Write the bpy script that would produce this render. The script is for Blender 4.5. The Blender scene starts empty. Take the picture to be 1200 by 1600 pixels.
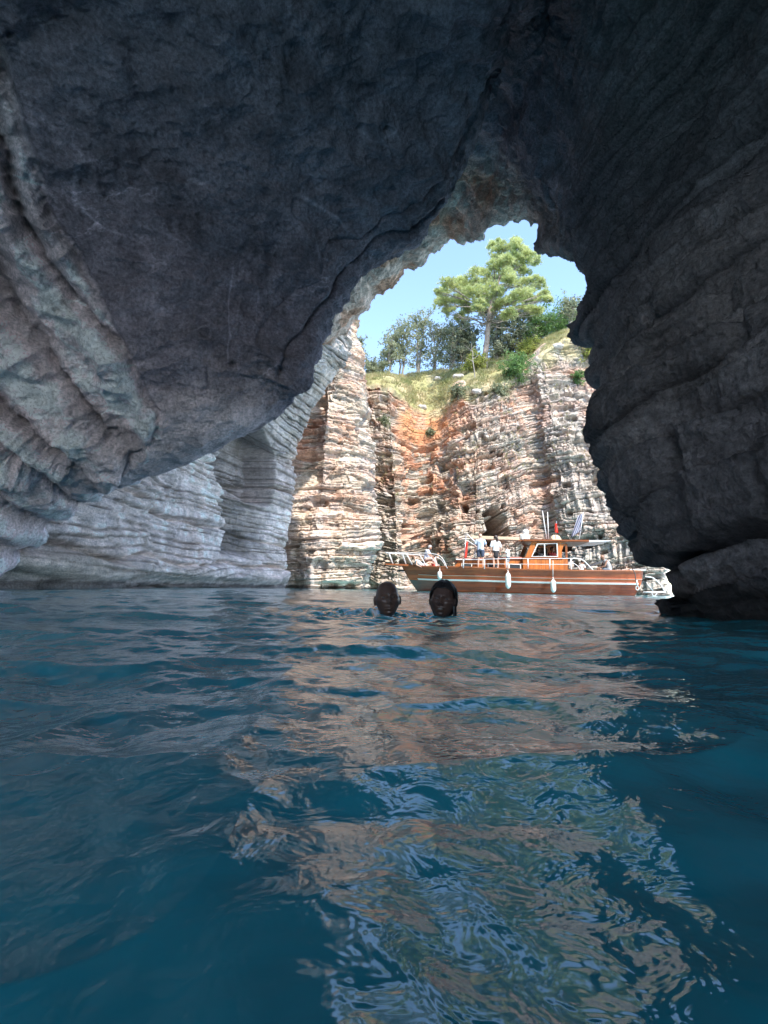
import bpy, bmesh, math, random
import numpy as np
from mathutils import Vector, Matrix
R = math.radians
sc = bpy.context.scene
COL = sc.collection
random.seed(7); RNG = np.random.default_rng(11)

# ------------------------------------------------------------------ camera
FPX, PITCH, ROLL, CH = 760.0, R(8.75), R(1.15), 0.20
Fv = np.array([0, math.cos(PITCH), math.sin(PITCH)])
U0 = np.array([0, -math.sin(PITCH), math.cos(PITCH)])
R0 = np.array([1.0, 0, 0])
Rv = R0 * math.cos(ROLL) + U0 * math.sin(ROLL)
Uv = U0 * math.cos(ROLL) - R0 * math.sin(ROLL)
CAM = np.array([0, 0, CH])
cd = bpy.data.cameras.new('camera'); cam = bpy.data.objects.new('camera', cd); COL.objects.link(cam)
m = Matrix.Identity(4)
for i in range(3):
    m[i][0] = Rv[i]; m[i][1] = Uv[i]; m[i][2] = -Fv[i]; m[i][3] = CAM[i]
cam.matrix_world = m
cd.sensor_fit = 'HORIZONTAL'; cd.sensor_width = 36; cd.lens = FPX / 1200 * 36
cd.clip_start = 0.02; cd.clip_end = 3000
sc.camera = cam
def at(px, py, Y):
    """photo pixel (1200x1600) + world depth Y -> world point"""
    px = np.asarray(px, float); py = np.asarray(py, float); Y = np.asarray(Y, float)
    d = Fv + Rv * ((px - 600) / FPX)[..., None] + Uv * ((800 - py) / FPX)[..., None]
    return CAM + d * (Y / d[..., 1])[..., None]
def atz(px, Y, z=0.0):
    """column px at depth Y on the level z"""
    px = np.asarray(px, float); Y = np.asarray(Y, float)
    lo = at(px, px * 0 + 400, Y); hi = at(px, px * 0 + 1000, Y)
    t = (z - lo[..., 2]) / (hi[..., 2] - lo[..., 2])
    return lo + (hi - lo) * t[..., None]

def proj(P):
    v = P - CAM; z = v @ Fv
    return 600 + FPX * (v @ Rv) / z, 800 - FPX * (v @ Uv) / z

# ------------------------------------------------------------------ light
SUN_EL, SUN_AZ = R(52), R(152)            # azimuth clockwise from +Y (right-behind the camera)
sd = np.array([math.sin(SUN_AZ) * math.cos(SUN_EL), math.cos(SUN_AZ) * math.cos(SUN_EL), math.sin(SUN_EL)])
w = bpy.data.worlds.new('World'); sc.world = w; w.use_nodes = True
nt = w.node_tree; bg = nt.nodes['Background']
sky = nt.nodes.new('ShaderNodeTexSky'); sky.sky_type = 'NISHITA'; sky.sun_disc = False
sky.sun_elevation = SUN_EL; sky.sun_rotation = SUN_AZ
sky.air_density = 1.0; sky.dust_density = 0.4; sky.ozone_density = 1.8
nt.links.new(sky.outputs[0], bg.inputs[0]); bg.inputs[1].default_value = 0.13
sl = bpy.data.lights.new('sun', 'SUN'); so = bpy.data.objects.new('sun', sl); COL.objects.link(so)
sl.energy = 2.0; sl.angle = R(1.0); sl.color = (1, 0.93, 0.84)
so.rotation_euler = Vector(sd).to_track_quat('Z', 'Y').to_euler()
so.location = (20, -10, 60)
sc.view_settings.view_transform = 'Standard'; sc.view_settings.look = 'None'
sc.view_settings.gamma = 1; sc.view_settings.exposure = 2.1
sc.cycles.max_bounces = 12; sc.cycles.diffuse_bounces = 8; sc.cycles.glossy_bounces = 4
sc.cycles.transparent_max_bounces = 8; sc.cycles.sample_clamp_indirect = 3
sc.cycles.caustics_reflective = True; sc.cycles.blur_glossy = 1.0; sc.cycles.caustics_refractive = False

# ------------------------------------------------------------------ tagging
def tag(o, label=None, cat=None, group=None, kind=None):
    if label: o['label'] = label
    if cat: o['category'] = cat
    if group: o['group'] = group
    if kind: o['kind'] = kind
    return o
def empty(name, loc, label=None, cat=None, group=None, rz=0.0):
    o = bpy.data.objects.new(name, None); COL.objects.link(o)
    o.location = loc; o.rotation_euler = (0, 0, rz); o.empty_display_size = 0.2
    return tag(o, label, cat, group)

# ------------------------------------------------------------------ numpy noise
def _h(ix, iy, iz, seed):
    h = (ix.astype(np.int64) * 374761393 + iy.astype(np.int64) * 668265263 + iz.astype(np.int64) * 2147483647 + seed * 974711) & 0xFFFFFFFF
    h = ((h ^ (h >> 13)) * 1274126177) & 0xFFFFFFFF
    h = ((h ^ (h >> 16)) * 2246822519) & 0xFFFFFFFF
    return ((h ^ (h >> 15)) & 0xFFFFFF).astype(np.float32) / 16777215.0
def vn(x, y, z, seed=0):
    x = np.asarray(x, np.float32); y = np.asarray(y, np.float32) + 0 * x; z = np.asarray(z, np.float32) + 0 * x
    xi, yi, zi = np.floor(x), np.floor(y), np.floor(z)
    fx, fy, fz = x - xi, y - yi, z - zi
    fx = fx * fx * fx * (fx * (fx * 6 - 15) + 10); fy = fy * fy * fy * (fy * (fy * 6 - 15) + 10); fz = fz * fz * fz * (fz * (fz * 6 - 15) + 10)
    r = 0
    for dx in (0, 1):
        wx = fx if dx else 1 - fx
        for dy in (0, 1):
            wy = fy if dy else 1 - fy
            for dz in (0, 1):
                wz = fz if dz else 1 - fz
                r = r + wx * wy * wz * _h(xi + dx, yi + dy, zi + dz, seed)
    return r * 2 - 1
def fbm(x, y, z, o=4, seed=0, g=0.5):
    a, r, f, n = 1.0, 0, 1.0, 0
    for k in range(o):
        r = r + a * vn(x * f + k * 17.3, y * f + k * 5.1, z * f - k * 9.7, seed + k); n += a
        a *= g; f *= 2.03
    return r / n
def ridged(x, y, z, o=4, seed=0):
    a, r, f, n = 1.0, 0, 1.0, 0
    for k in range(o):
        r = r + a * (1 - np.abs(vn(x * f + k * 3.3, y * f, z * f + k * 7.7, seed + k))) ** 2; n += a
        a *= 0.5; f *= 2.1
    return r / n
def hsh(i, j, seed=0):
    return _h(np.asarray(i), np.asarray(j), np.asarray(i) * 0, seed)
def sm(a, b, x):
    t = np.clip((x - a) / (b - a), 0, 1); return t * t * (3 - 2 * t)

def grid_normals(P):
    du = np.gradient(P, axis=0); dv = np.gradient(P, axis=1)
    n = np.cross(du, dv); n /= (np.linalg.norm(n, axis=2, keepdims=True) + 1e-9)
    return n
def grid_mesh(name, P, mats, col=None, flip=False, smooth=True, closed=False):
    nu, nv = P.shape[:2]
    me = bpy.data.meshes.new(name)
    me.vertices.add(nu * nv); me.vertices.foreach_set('co', P.reshape(-1).astype(np.float32))
    idx = np.arange(nu * nv).reshape(nu, nv)
    if closed: idx = np.concatenate([idx, idx[:1]], 0)
    a, b, c, d = idx[:-1, :-1], idx[1:, :-1], idx[1:, 1:], idx[:-1, 1:]
    q = np.stack([a, d, c, b] if flip else [a, b, c, d], -1).reshape(-1)
    nf = len(q) // 4
    me.loops.add(nf * 4); me.loops.foreach_set('vertex_index', q.astype(np.int32))
    me.polygons.add(nf); me.polygons.foreach_set('loop_start', np.arange(0, nf * 4, 4, dtype=np.int32))
    me.polygons.foreach_set('loop_total', np.full(nf, 4, np.int32))
    me.polygons.foreach_set('use_smooth', np.full(nf, smooth, bool))
    me.update(calc_edges=True)
    if col is not None:
        ca = me.color_attributes.new('rockcol', 'FLOAT_COLOR', 'POINT')
        c4 = np.ones((nu * nv, 4), np.float32); c4[:, :3] = col.reshape(-1, 3)
        ca.data.foreach_set('color', c4.reshape(-1))
    for mt in mats: me.materials.append(mt)
    o = bpy.data.objects.new(name, me); COL.objects.link(o)
    return o

# ------------------------------------------------------------------ materials
def newmat(name):
    mt = bpy.data.materials.new(name); mt.use_nodes = True
    n = mt.node_tree; n.nodes.clear()
    out = n.nodes.new('ShaderNodeOutputMaterial'); b = n.nodes.new('ShaderNodeBsdfPrincipled')
    n.links.new(b.outputs[0], out.inputs[0])
    return mt, n, b, out
def N(n, t, **kw):
    x = n.nodes.new('ShaderNode' + t)
    for k, v in kw.items():
        if k in x.inputs: x.inputs[k].default_value = v
        else: setattr(x, k, v)
    return x
def mix(n, a, b, f, mode='MIX'):
    x = n.nodes.new('ShaderNodeMix'); x.data_type = 'RGBA'; x.blend_type = mode
    for s, v in ((0, f), (6, a), (7, b)):
        if hasattr(v, 'is_output') or isinstance(v, bpy.types.NodeSocket): n.links.new(v, x.inputs[s])
        elif s == 0: x.inputs[0].default_value = v
        else: x.inputs[s].default_value = (*v, 1)
    return x.outputs[2]
def ramp(n, src, pts):
    r = n.nodes.new('ShaderNodeValToRGB'); el = r.color_ramp.elements
    while len(el) < len(pts): el.new(0.5)
    for e, (p, c) in zip(el, pts):
        e.position = p; e.color = (c, c, c, 1) if not isinstance(c, tuple) else (*c, 1)
    n.links.new(src, r.inputs[0]); return r.outputs[0]
def coord(n, scale=(1, 1, 1)):
    tc = N(n, 'TexCoord'); mp = N(n, 'Mapping'); mp.inputs['Scale'].default_value = scale
    n.links.new(tc.outputs['Object'], mp.inputs[0]); return mp.outputs[0]
def noise(n, vec, scale, detail=4, rough=0.55, dist=0.0):
    t = N(n, 'TexNoise', Scale=scale, Detail=detail, Roughness=rough, Distortion=dist)
    n.links.new(vec, t.inputs['Vector']); return t.outputs['Fac']
def bump(n, b, hgt, strength, dist, prev=None):
    x = N(n, 'Bump', Strength=strength, Distance=dist); n.links.new(hgt, x.inputs['Height'])
    if prev is not None: n.links.new(prev, x.inputs['Normal'])
    n.links.new(x.outputs[0], b.inputs['Normal']); return x.outputs[0]

def mat_rock(name, rough=0.85, fine=1.0, layer=0.0):
    mt, n, b, out = newmat(name)
    at_ = N(n, 'Attribute', attribute_name='rockcol')
    v = coord(n)
    n1 = noise(n, v, 3.0 * fine, 8, 0.65); n2 = noise(n, v, 22 * fine, 6, 0.7)
    vs = coord(n, (1.2, 1.2, 9.0)); n3 = noise(n, vs, 1.6, 5, 0.6, 0.3)
    c = mix(n, at_.outputs['Color'], ramp(n, n1, [(0.25, 0.45), (0.5, 0.95), (0.75, 1.45)]), 0.65, 'MULTIPLY')
    c = mix(n, c, ramp(n, n2, [(0.35, 0.45), (0.62, 1.4)]), 0.7, 'MULTIPLY')
    n4 = noise(n, v, 75 * fine, 4, 0.7); c = mix(n, c, ramp(n, n4, [(0.38, 0.7), (0.62, 1.25)]), 0.45, 'MULTIPLY')
    if layer: c = mix(n, c, ramp(n, n3, [(0.35, 0.5), (0.5, 1.0), (0.68, 1.3)]), layer, 'MULTIPLY')
    n.links.new(c, b.inputs['Base Color']); b.inputs['Roughness'].default_value = rough
    b.inputs['Specular IOR Level'].default_value = 0.3
    p = bump(n, b, n1, 0.6, 0.10 / fine)
    p = bump(n, b, n2, 0.9, 0.06 / fine, p)
    p = bump(n, b, n4, 0.7, 0.012 / fine, p)
    if layer: bump(n, b, n3, 0.7 * layer, 0.08, p)
    return mt
# ------------------------------------------------------------------ cave
M_cave = mat_rock('cave_limestone', 0.75, 1.0, 0.22)
M_cliff = mat_rock('bedded_limestone', 0.9, 1.3, 0.45)
CX, CY = 700.0, 750.0
AG = np.concatenate([np.linspace(-25, -5, 60, endpoint=False), np.linspace(-5, 205, 1000, endpoint=False), np.linspace(205, 236, 110)])
def pxcurve(pts, smooth=5):
    p = np.array(pts, float)
    ang = np.degrees(np.arctan2(CY - p[:, 1], -(p[:, 0] - CX)))     # 0 = left, 90 = up, 180 = right
    ang = np.where(ang < -60, ang + 360, ang)
    o = np.argsort(ang); ang = ang[o]; p = p[o]
    r = np.hypot(p[:, 0] - CX, p[:, 1] - CY)
    rr = np.interp(AG, ang, r); YY = np.interp(AG, ang, p[:, 2])
    if smooth:
        k = np.hanning(smooth * 2 + 3); k /= k.sum()
        pad = len(k) // 2
        rr = np.convolve(np.pad(rr, pad, 'edge'), k, 'valid'); YY = np.convolve(np.pad(YY, pad, 'edge'), k, 'valid')
    a = np.radians(AG)
    return at(CX - rr * np.cos(a), CY - rr * np.sin(a), YY)
def wcurve(pts, Y=None):
    """pts: (angle, X, Y, Z)"""
    p = np.array(pts, float)
    return np.stack([np.interp(AG, p[:, 0], p[:, k]) for k in (1, 2, 3)], -1)
Cm1 = wcurve([(-25, -9.5, -6.5, -2), (-14, -9.5, -6.5, 0), (20, -8.5, -6.5, 2.8), (50, -6, -6.5, 4.6), (90, -1, -6.5, 5.2), (130, 2.6, -6.3, 4.2), (170, 3.2, -6, 2), (209, 2.6, -5.5, 0), (236, 2.6, -5.5, -2)])  # unseen rear mouth behind the camera, added to let in fill light
C0 = wcurve([(-25, -7.8, -1, -2), (-14, -7.8, -1, 0), (20, -7.6, -1, 3.4), (50, -6.3, -1, 6.2), (75, -3.4, -1, 7.6), (92, 0, -1, 7.9), (110, 2.4, -.5, 8.2), (130, 4.2, -.5, 7), (155, 4.0, 0, 4), (175, 3.0, .3, 2), (205, 2.0, .6, 0), (236, 1.9, .6, -2)])
C1 = wcurve([(-25, -7.9, 2.5, -2), (-14, -7.9, 2.5, 0), (5, -7.8, 2.5, 2), (20, -7.5, 2.5, 3.6), (45, -6.3, 2.5, 5.9), (65, -3.8, 2.5, 7.1), (84, -.6, 2.5, 7.5), (95, 1.0, 2.7, 7.6), (101, 2.1, 3.1, 8.6), (115, 3.6, 3.2, 8.6), (130, 4.7, 3, 7.2), (150, 4.4, 2.8, 4.6), (170, 3.6, 2.5, 2.6), (190, 2.7, 2.2, 1), (205, 2.15, 2.1, 0), (236, 2.1, 2.1, -2)])
C15 = wcurve([(-25, -8.0, 6, -2), (-14, -8.0, 6, 0), (3, -7.8, 6.2, 1.3), (14, -6.4, 6.2, 3.0), (30, -4.9, 5.8, 4.6), (50, -3.6, 5.6, 5.7), (70, -1.9, 5.4, 6.5), (86, -.1, 5.2, 7.1), (94, 1.1, 5.1, 7.5), (98, 1.75, 5.4, 8.2), (103, 2.5, 6.2, 9.8), (115, 3.6, 5.8, 8.8), (130, 4.4, 5.2, 7.2), (150, 4.0, 4.6, 4.6), (170, 3.3, 4.0, 2.6), (190, 2.8, 3.4, 1.0), (205, 2.5, 3.1, 0), (236, 2.45, 3.1, -2)])
C2 = pxcurve([(-10, 1090, 9.6), (-20, 935, 9.5), (60, 850, 9.8), (150, 775, 9.5), (205, 752, 9.2), (250, 738, 9), (300, 716, 8.7), (350, 692, 8.5), (395, 668, 8.3), (430, 642, 8.2), (458, 617, 8.1), (477, 592, 8), (486, 560, 8), (500, 530, 8), (530, 490, 8), (560, 445, 8), (600, 405, 8), (640, 372, 8), (682, 330, 7.8), (712, 280, 7.6), (725, 230, 7.4), (745, 180, 7), (768, 120, 6.5), (782, 90, 7.4),
  (815, 130, 8.5), (870, 220, 8.6), (930, 330, 7.8), (985, 400, 7.0), (1000, 450, 6.3), (1000, 520, 5.8), (985, 590, 5.5), (990, 650, 5.1), (1010, 740, 4.8), (1050, 800, 4.5), (1075, 860, 4.2), (1115, 920, 3.9), (1135, 962, 3.7), (1150, 1330, 3.7)])
C2b = pxcurve([(20, 1050, 11), (10, 930, 11), (50, 850, 11.2), (120, 770, 10.8), (230, 715, 10.5), (330, 660, 10.2), (410, 600, 10), (440, 550, 10), (455, 500, 10), (500, 440, 10), (560, 380, 10), (630, 315, 10), (690, 250, 9.8), (740, 200, 9.6), (775, 170, 9.4),
  (800, 190, 9.4), (850, 270, 9.2), (905, 360, 8.2), (955, 430, 7.6), (960, 480, 7.2), (960, 520, 6.8), (965, 590, 6.3), (955, 650, 5.7), (975, 740, 5.3), (1030, 800, 5.0), (1055, 860, 4.7), (1092, 915, 4.5), (1117, 960, 4.3), (1127, 1250, 4.3)], 6)
C25 = pxcurve([(40, 1000, 13), (40, 925, 13), (60, 830, 14), (110, 740, 15), (230, 660, 15), (330, 600, 15), (400, 560, 15.5), (440, 540, 15.5), (470, 500, 16), (520, 440, 15.5), (580, 380, 14.5), (650, 320, 13), (710, 280, 12), (770, 270, 11.4),
  (810, 280, 11), (850, 320, 10.6), (895, 385, 9.6), (940, 430, 8.6), (940, 470, 8.0), (935, 500, 7.6), (952, 545, 7.1), (952, 590, 6.7), (938, 645, 6.1), (972, 710, 5.7), (1005, 780, 5.3), (1035, 840, 5.0), (1056, 890, 4.85), (1082, 957, 4.6), (1092, 1220, 4.6)], 4)
C3 = pxcurve([(60, 980, 15), (60, 920, 15), (70, 820, 17), (110, 730, 19), (230, 650, 20), (330, 600, 20), (400, 575, 21), (450, 560, 22), (490, 548, 22), (520, 530, 22), (540, 515, 22), (552, 495, 21.5), (572, 482, 21), (582, 462, 20.5), (612, 447, 19.5), (630, 420, 18.5), (655, 408, 17.5), (668, 385, 16.5), (700, 367, 15.5), (735, 366, 14.3), (752, 365, 13.6), (765, 352, 13), (790, 342, 12.5), (822, 337, 12), (843, 341, 11.6), (846, 352, 11.2), (848, 377, 10.8), (880, 385, 10), (905, 400, 9.5), (925, 418, 9), (928, 450, 8.7),
  (922, 482, 8.5), (910, 498, 8.3), (913, 512, 8.0), (936, 527, 7.7), (940, 545, 7.5), (938, 600, 7.0), (928, 628, 6.5), (934, 655, 6.3), (950, 695, 6.0), (956, 730, 5.85), (974, 755, 5.7), (988, 795, 5.5), (1010, 833, 5.3), (1012, 850, 5.25), (1034, 866, 5.1), (1046, 905, 5.0), (1066, 952, 4.8), (1072, 1200, 4.8)], 2)
cen = np.array([0, 0, 2.0])
def outward(C, dist, dy):
    v = C - cen; v[:, 1] = 0; v /= np.linalg.norm(v, axis=1, keepdims=True)
    P = C + v * np.asarray(dist).reshape(-1, 1); P[:, 1] += dy; return P
C35 = outward(C3, 0.5, 0.7); C4 = outward(C3, 2.0, 1.0); C5 = outward(C3, 7.5, 0.3)
C6 = outward(C3, 14.0, -4); C6[:, 2] = np.minimum(C6[:, 2], 17)
C7 = C6.copy(); C7[:, 1] = -7; C7[:, 2] = np.minimum(C7[:, 2] + 2, 17)
CV = [Cm1, C0, C1, C15, C2, C2b, C25, C3, C35, C4, C5, C6, C7]
SEG = [20, 60, 230, 330, 60, 130, 150, 30, 30, 20, 16, 12]
rows = []
for i, ns in enumerate(SEG):
    p0 = CV[max(i - 1, 0)]; p1 = CV[i]; p2 = CV[i + 1]; p3 = CV[min(i + 2, len(CV) - 1)]
    d1 = np.linalg.norm(p2 - p1, axis=1, keepdims=True) ** .5 + 1e-4
    d0 = np.linalg.norm(p1 - p0, axis=1, keepdims=True) ** .5 + 1e-4; d2 = np.linalg.norm(p3 - p2, axis=1, keepdims=True) ** .5 + 1e-4
    if i == 0: d0 = d1; p0 = 2 * p1 - p2
    if i + 2 > len(CV) - 1: d2 = d1; p3 = 2 * p2 - p1
    m1 = ((p1 - p0) / d0 - (p2 - p0) / (d0 + d1) + (p2 - p1) / d1) * d1
    m2 = ((p2 - p1) / d1 - (p3 - p1) / (d1 + d2) + (p3 - p2) / d2) * d1
    for t in np.linspace(0, 1, ns, endpoint=(i == len(SEG) - 1)):
        rows.append((2*t**3-3*t**2+1)*p1 + (t**3-2*t**2+t)*m1 + (-2*t**3+3*t**2)*p2 + (t**3-t**2)*m2)
S = np.stack(rows, 1)                     # (angle, row, 3)
tt = np.concatenate([i + np.linspace(0, 1, ns, endpoint=False) for i, ns in enumerate(SEG)])[None, :]   # curve number 0..12
AA = AG[:, None] + 0 * tt
nrm = grid_normals(S)
inner = cen + np.array([0, 4, 0]) - S; inner[..., 1] = 0
sgn = np.sign((nrm * inner).sum(2)[len(AG) // 2, 300]); nrm *= sgn
X, Y, Z = S[..., 0], S[..., 1], S[..., 2]
wx = fbm(X * .35, Y * .35, Z * .35, 3, 5)
# right wall: thick rounded limestone beds, nearly level; lobe: smooth, scalloped, cracked
right = sm(98, 128, AA + 8 * wx)
farw = sm(5.3, 6.2, tt) * (1 - right)
s_ = Z + 0.10 * Y + .35 * wx + .12 * vn(X * 1.1, Y * 1.1, Z * .6, 31)
def beds(s, th, seed, sharp=3.0):
    q = s / th + .35 * vn(s / th * .7, 0 * s, 0 * s, seed)
    i = np.floor(q); f = q - i
    prof = (1 - np.clip(1 - f / .16, 0, 1) ** 1.5) * (1 - np.clip(1 - (1 - f) / .10, 0, 1) ** 1.5) * (.55 + .45 * f)
    amp = .55 + .9 * hsh(i, i * 0 + 3, seed)
    return prof * amp, i, f
b1, i1, f1 = beds(s_, .36, 41, 6.0)
b2, i2, f2 = beds(s_ + .03 * wx, .17, 47, 2.5)
fade = sm(1.2, 2.2, tt) 
big = fbm(X * .55, Y * .55, Z * .7, 4, 71)
near = sm(7.5, 3.5, Z)
jn = np.exp(-((vn(Y * .8 + i1 * 5.3, i1 * 2.1, X * 0, 83)) / .05) ** 2) * near
db = right * ((.24 * near + .20) * (b1 - .45) + (.085 - .05 * near) * (b2 - .5) + (.24 - .08 * near) * big + (.12 - .05 * near) * fbm(X * 2.6, Y * 2.6, Z * 3.4, 5, 77, .6) - .12 * jn + .07 * (ridged(X * 4, Y * 4, Z * 6, 4, 78) - .5) + .05 * near * vn(X * 1.2 + i2 * 7.7, Y * 1.2, i2 * 3.1, 84))
blk = vn(X * .9 + i1 * 3.1, Y * .9, i1 * 1.7, 79); db += right * near * .07 * np.tanh(4 * blk)
# fluted ribs on the left wall
v_ = S - CAM; z_ = np.maximum(v_ @ Fv, .4); spx = 600 + FPX * (v_ @ Rv) / z_; spy = 800 - FPX * (v_ @ Uv) / z_; del v_
bxl = np.interp(spy, [-2500, -600, 0, 100, 297, 400, 500, 600, 650, 700, 750, 800], [-1900, -500, -60, 0, 52, 100, 150, 215, 258, 225, 185, 190])
Dm = (spx - bxl) * np.clip(Y, 2, 12) / FPX + .35 * fbm(X * .9, Y * .9, Z * .9, 3, 91)
leftw = sm(.10, -.10, Dm) * sm(5.2, 4.7, tt) * sm(0, 1, Y + 1) * (AA < 60)
bx2 = np.interp(spy, [-2500, -600, 0, 100, 297, 400, 500, 600, 700, 800, 950], [-1900, -500, -60, 0, 52, 100, 150, 215, 285, 360, 480])
D2 = (spx - bx2) * np.clip(Y, 2, 12) / FPX
rib = np.abs(np.sin(D2 * 3.1 + 2.2 * fbm(D2 * .9, Z * .6, 0 * Z, 4, 90))) ** .7
scal = np.abs(fbm(X * .8, Y * .8, Z * .8, 4, 95))
crk = ridged(X * .55 + .4 * wx, Y * .55, Z * .3, 2, 98)
sc2 = ridged(X * 1.9 + wx, Y * 1.9, Z * 2.4, 4, 197)
dl = (1 - right) * (.42 * big + (.16 + .06 * leftw) * (sc2 - .5) + .27 * (scal - .2) + .05 * fbm(X * 4, Y * 4, Z * 4, 5, 99, .6)
     - .08 * sm(.90, 1.0, crk)) + leftw * (.55 * (rib - .6) + .26 * fbm(X * 1.2, Y * 1.2, Z * .9, 5, 92, .62) + .12 * (sc2 - .5) - .35 * sm(-.1, -.9, Dm)) - .16 * np.exp(-(Dm / .09) ** 2) * (leftw > .01) + (1 - right) * .05 * (ridged(X * 3.2 + wx, Y * 3.2, Z * 4, 4, 297) - .5)
gro = np.exp(-((X + 2.55 + .25 * np.sin(Y * 1.9) + .3 * wx + .12 * vn(X * 0, Y * 3.5, 0 * Y, 410)) / (.03 + .02 * vn(Y * 2, 0 * Y, 0 * Y, 411))) ** 2) * sm(3.5, 4.5, Y) * sm(7.8, 7.2, Y); dl -= .07 * gro * sm(-.35, .1, vn(Y * 1.7, 0 * Y, 0 * Y, 412)) * (1 - right)
dpit = ridged(X * 1.6, Y * 1.6, Z * 1.6, 4, 120)
df = farw * (.35 * (dpit - .55) + .22 * fbm(X * 2.3, Y * 2.3, Z * 3.2, 5, 122, .6) + .12 * (b2 - .5))
lip = sm(28, 36, AA) * sm(98, 92, AA)
dl -= lip * (.13 * np.exp(-((tt - 3.86 + .035 * vn(AA * .12, 0 * AA, 0 * AA, 440)) / .03) ** 2) + .05 * np.exp(-((tt - 3.70 + .06 * vn(AA * .15, 0 * AA, 0 * AA, 441)) / .014) ** 2))
damp = 1 - .7 * np.exp(-((tt - 4) / .35) ** 2) * sm(30, 18, AA)
hold = 1 - .75 * np.exp(-((tt - 7) / .5) ** 2)
dd = (db + dl * damp) * (1 - .45 * farw) + df
dd = dd * hold + .10 * np.exp(-((tt - 7) / .5) ** 2) * fbm(X * 1.4, Y * 1.4, Z * 1.4, 4, 133, .6)
dd = np.clip(dd, -.9, .5) * np.minimum(1, 0.35 + .65 * sm(0, 2, tt))
PC = S + nrm * dd[..., None]
# colours: grey-blue limestone, paler left wall, darker brown right wall, iron stain near the mouth
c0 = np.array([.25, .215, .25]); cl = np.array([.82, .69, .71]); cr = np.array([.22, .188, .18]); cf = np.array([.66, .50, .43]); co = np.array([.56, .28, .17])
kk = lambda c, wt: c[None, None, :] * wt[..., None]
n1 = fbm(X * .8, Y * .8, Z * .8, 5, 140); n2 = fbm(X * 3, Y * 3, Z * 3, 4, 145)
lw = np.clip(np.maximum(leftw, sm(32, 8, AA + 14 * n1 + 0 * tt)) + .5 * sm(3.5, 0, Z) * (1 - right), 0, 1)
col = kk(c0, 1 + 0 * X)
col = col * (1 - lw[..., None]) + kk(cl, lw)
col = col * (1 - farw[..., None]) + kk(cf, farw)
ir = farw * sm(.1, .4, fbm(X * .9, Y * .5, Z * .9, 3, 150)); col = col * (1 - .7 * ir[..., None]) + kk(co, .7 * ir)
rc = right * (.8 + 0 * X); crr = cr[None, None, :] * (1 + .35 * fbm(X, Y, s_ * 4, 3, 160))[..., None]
crr = crr * (.72 + .56 * hsh(i1, i1 * 0 + 5, 165))[..., None] * (1 - .85 * np.exp(-(np.minimum(f1, 1 - f1) / .12) ** 2) * (.5 + .5 * near))[..., None]  # crevice shade painted into the colour along the bed gaps
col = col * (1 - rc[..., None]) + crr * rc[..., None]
n3 = fbm(X * 9, Y * 9, Z * 9, 3, 147, .6)
col *= (1 + (.34 * n1 + .40 * n2 + .22 * n3) * (1 - .45 * right))[..., None]
for sd_, fq, wd_, am in ((421, .6, .016, .9), (422, 1.3, .022, .6), (423, 2.4, .03, .4)):
    vein = np.exp(-(vn(X * fq + .6 * wx, Y * fq + .3 * n2, Z * fq, sd_) / wd_) ** 2) * sm(0, .35, vn(X * .7, Y * .7, Z * .7, sd_ + 9)); col = col * (1 + am * vein * (1 - .6 * right))[..., None]
pit = sm(.28, .42, fbm(X * .9, Y * .9, Z * .9, 5, 430, .6)); col = col * (1 - .3 * pit)[..., None]
col = col * (1 + leftw * (.8 * (rib - .62)))[..., None]  # rib crests paler, grooves darker
wet = sm(.27, .16, Z + .10 * n2); col *= (1 - .72 * wet)[..., None]
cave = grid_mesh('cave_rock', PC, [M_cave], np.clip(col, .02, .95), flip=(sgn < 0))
tag(cave, kind='structure')

# ------------------------------------------------------------------ bedded cliffs
def cliff_disp(X, Y, Z, U, sdip, amp=1.0, th=.40, seed=0, block=.8, irr=1.0):
    w1 = fbm(X * .25, Y * .25, Z * .25, 3, seed + 1)
    s = sdip + .25 * w1 + irr * (.05 * vn(U * 1.3, Z * .5, 0 * U, seed + 2) + .035 * vn(U * 4.1, Z * 2, 0 * U, seed + 22))
    q = s / th + 1.25 * vn(s / th * .45, .12 * U, 0 * s, seed + 3) + .5 * vn(s / th * 1.1, .2 * U, 0 * s, seed + 33); i = np.floor(q); f = q - i
    h1 = hsh(i, i * 0 + 1, seed + 4)
    bw = block * (.35 + 1.4 * h1 ** 1.5)
    qu = U / bw + 7 * hsh(i, i * 0 + 2, seed + 5) + .5 * vn(U * 1.3, s * 1.0, 0 * U, seed + 55); j = np.floor(qu); g = qu - j
    h2 = hsh(i, j, seed + 6); tilt = hsh(i, j, seed + 66) - .5
    q2 = q * (2 + np.floor(3 * h2)) + .2 * vn(U * .7, Z, 0 * U, seed + 8); i2 = np.floor(q2); f2 = q2 - i2
    h3 = hsh(i2, np.floor(qu * 1.7 + 3 * hsh(i2, i2 * 0, seed + 9)), seed + 10)
    edge = np.minimum(f, 1 - f) * 2; eg = np.minimum(g, 1 - g) * 2 * bw / .5
    edge2 = np.minimum(f2, 1 - f2) * 2
    hard = h1 > .35
    wdt = .07 + .22 * vn(U * .8, s * 2, 0 * U, seed + 70) ** 2
    d = .17 * (h1 - .5) + .24 * (h2 - .5) + .13 * (h3 - .5) + .14 * tilt * (g - .5) * 2
    d -= .29 * np.exp(-(edge / (wdt + .09)) ** 2) * (.45 + .55 * hard) + .10 * np.exp(-(edge2 / .22) ** 2) + .06 * np.exp(-(eg / .16) ** 2) * (h2 > .4)
    d += .45 * w1 + .13 * fbm(X * 1.1, Y * 1.1, Z * 1.5, 4, seed + 12) + .05 * fbm(X * 6, Y * 6, Z * 7, 3, seed + 13, .6)
    gap = np.exp(-(edge / .22) ** 2)
    return d * amp, h1, h2, h3, gap
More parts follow.
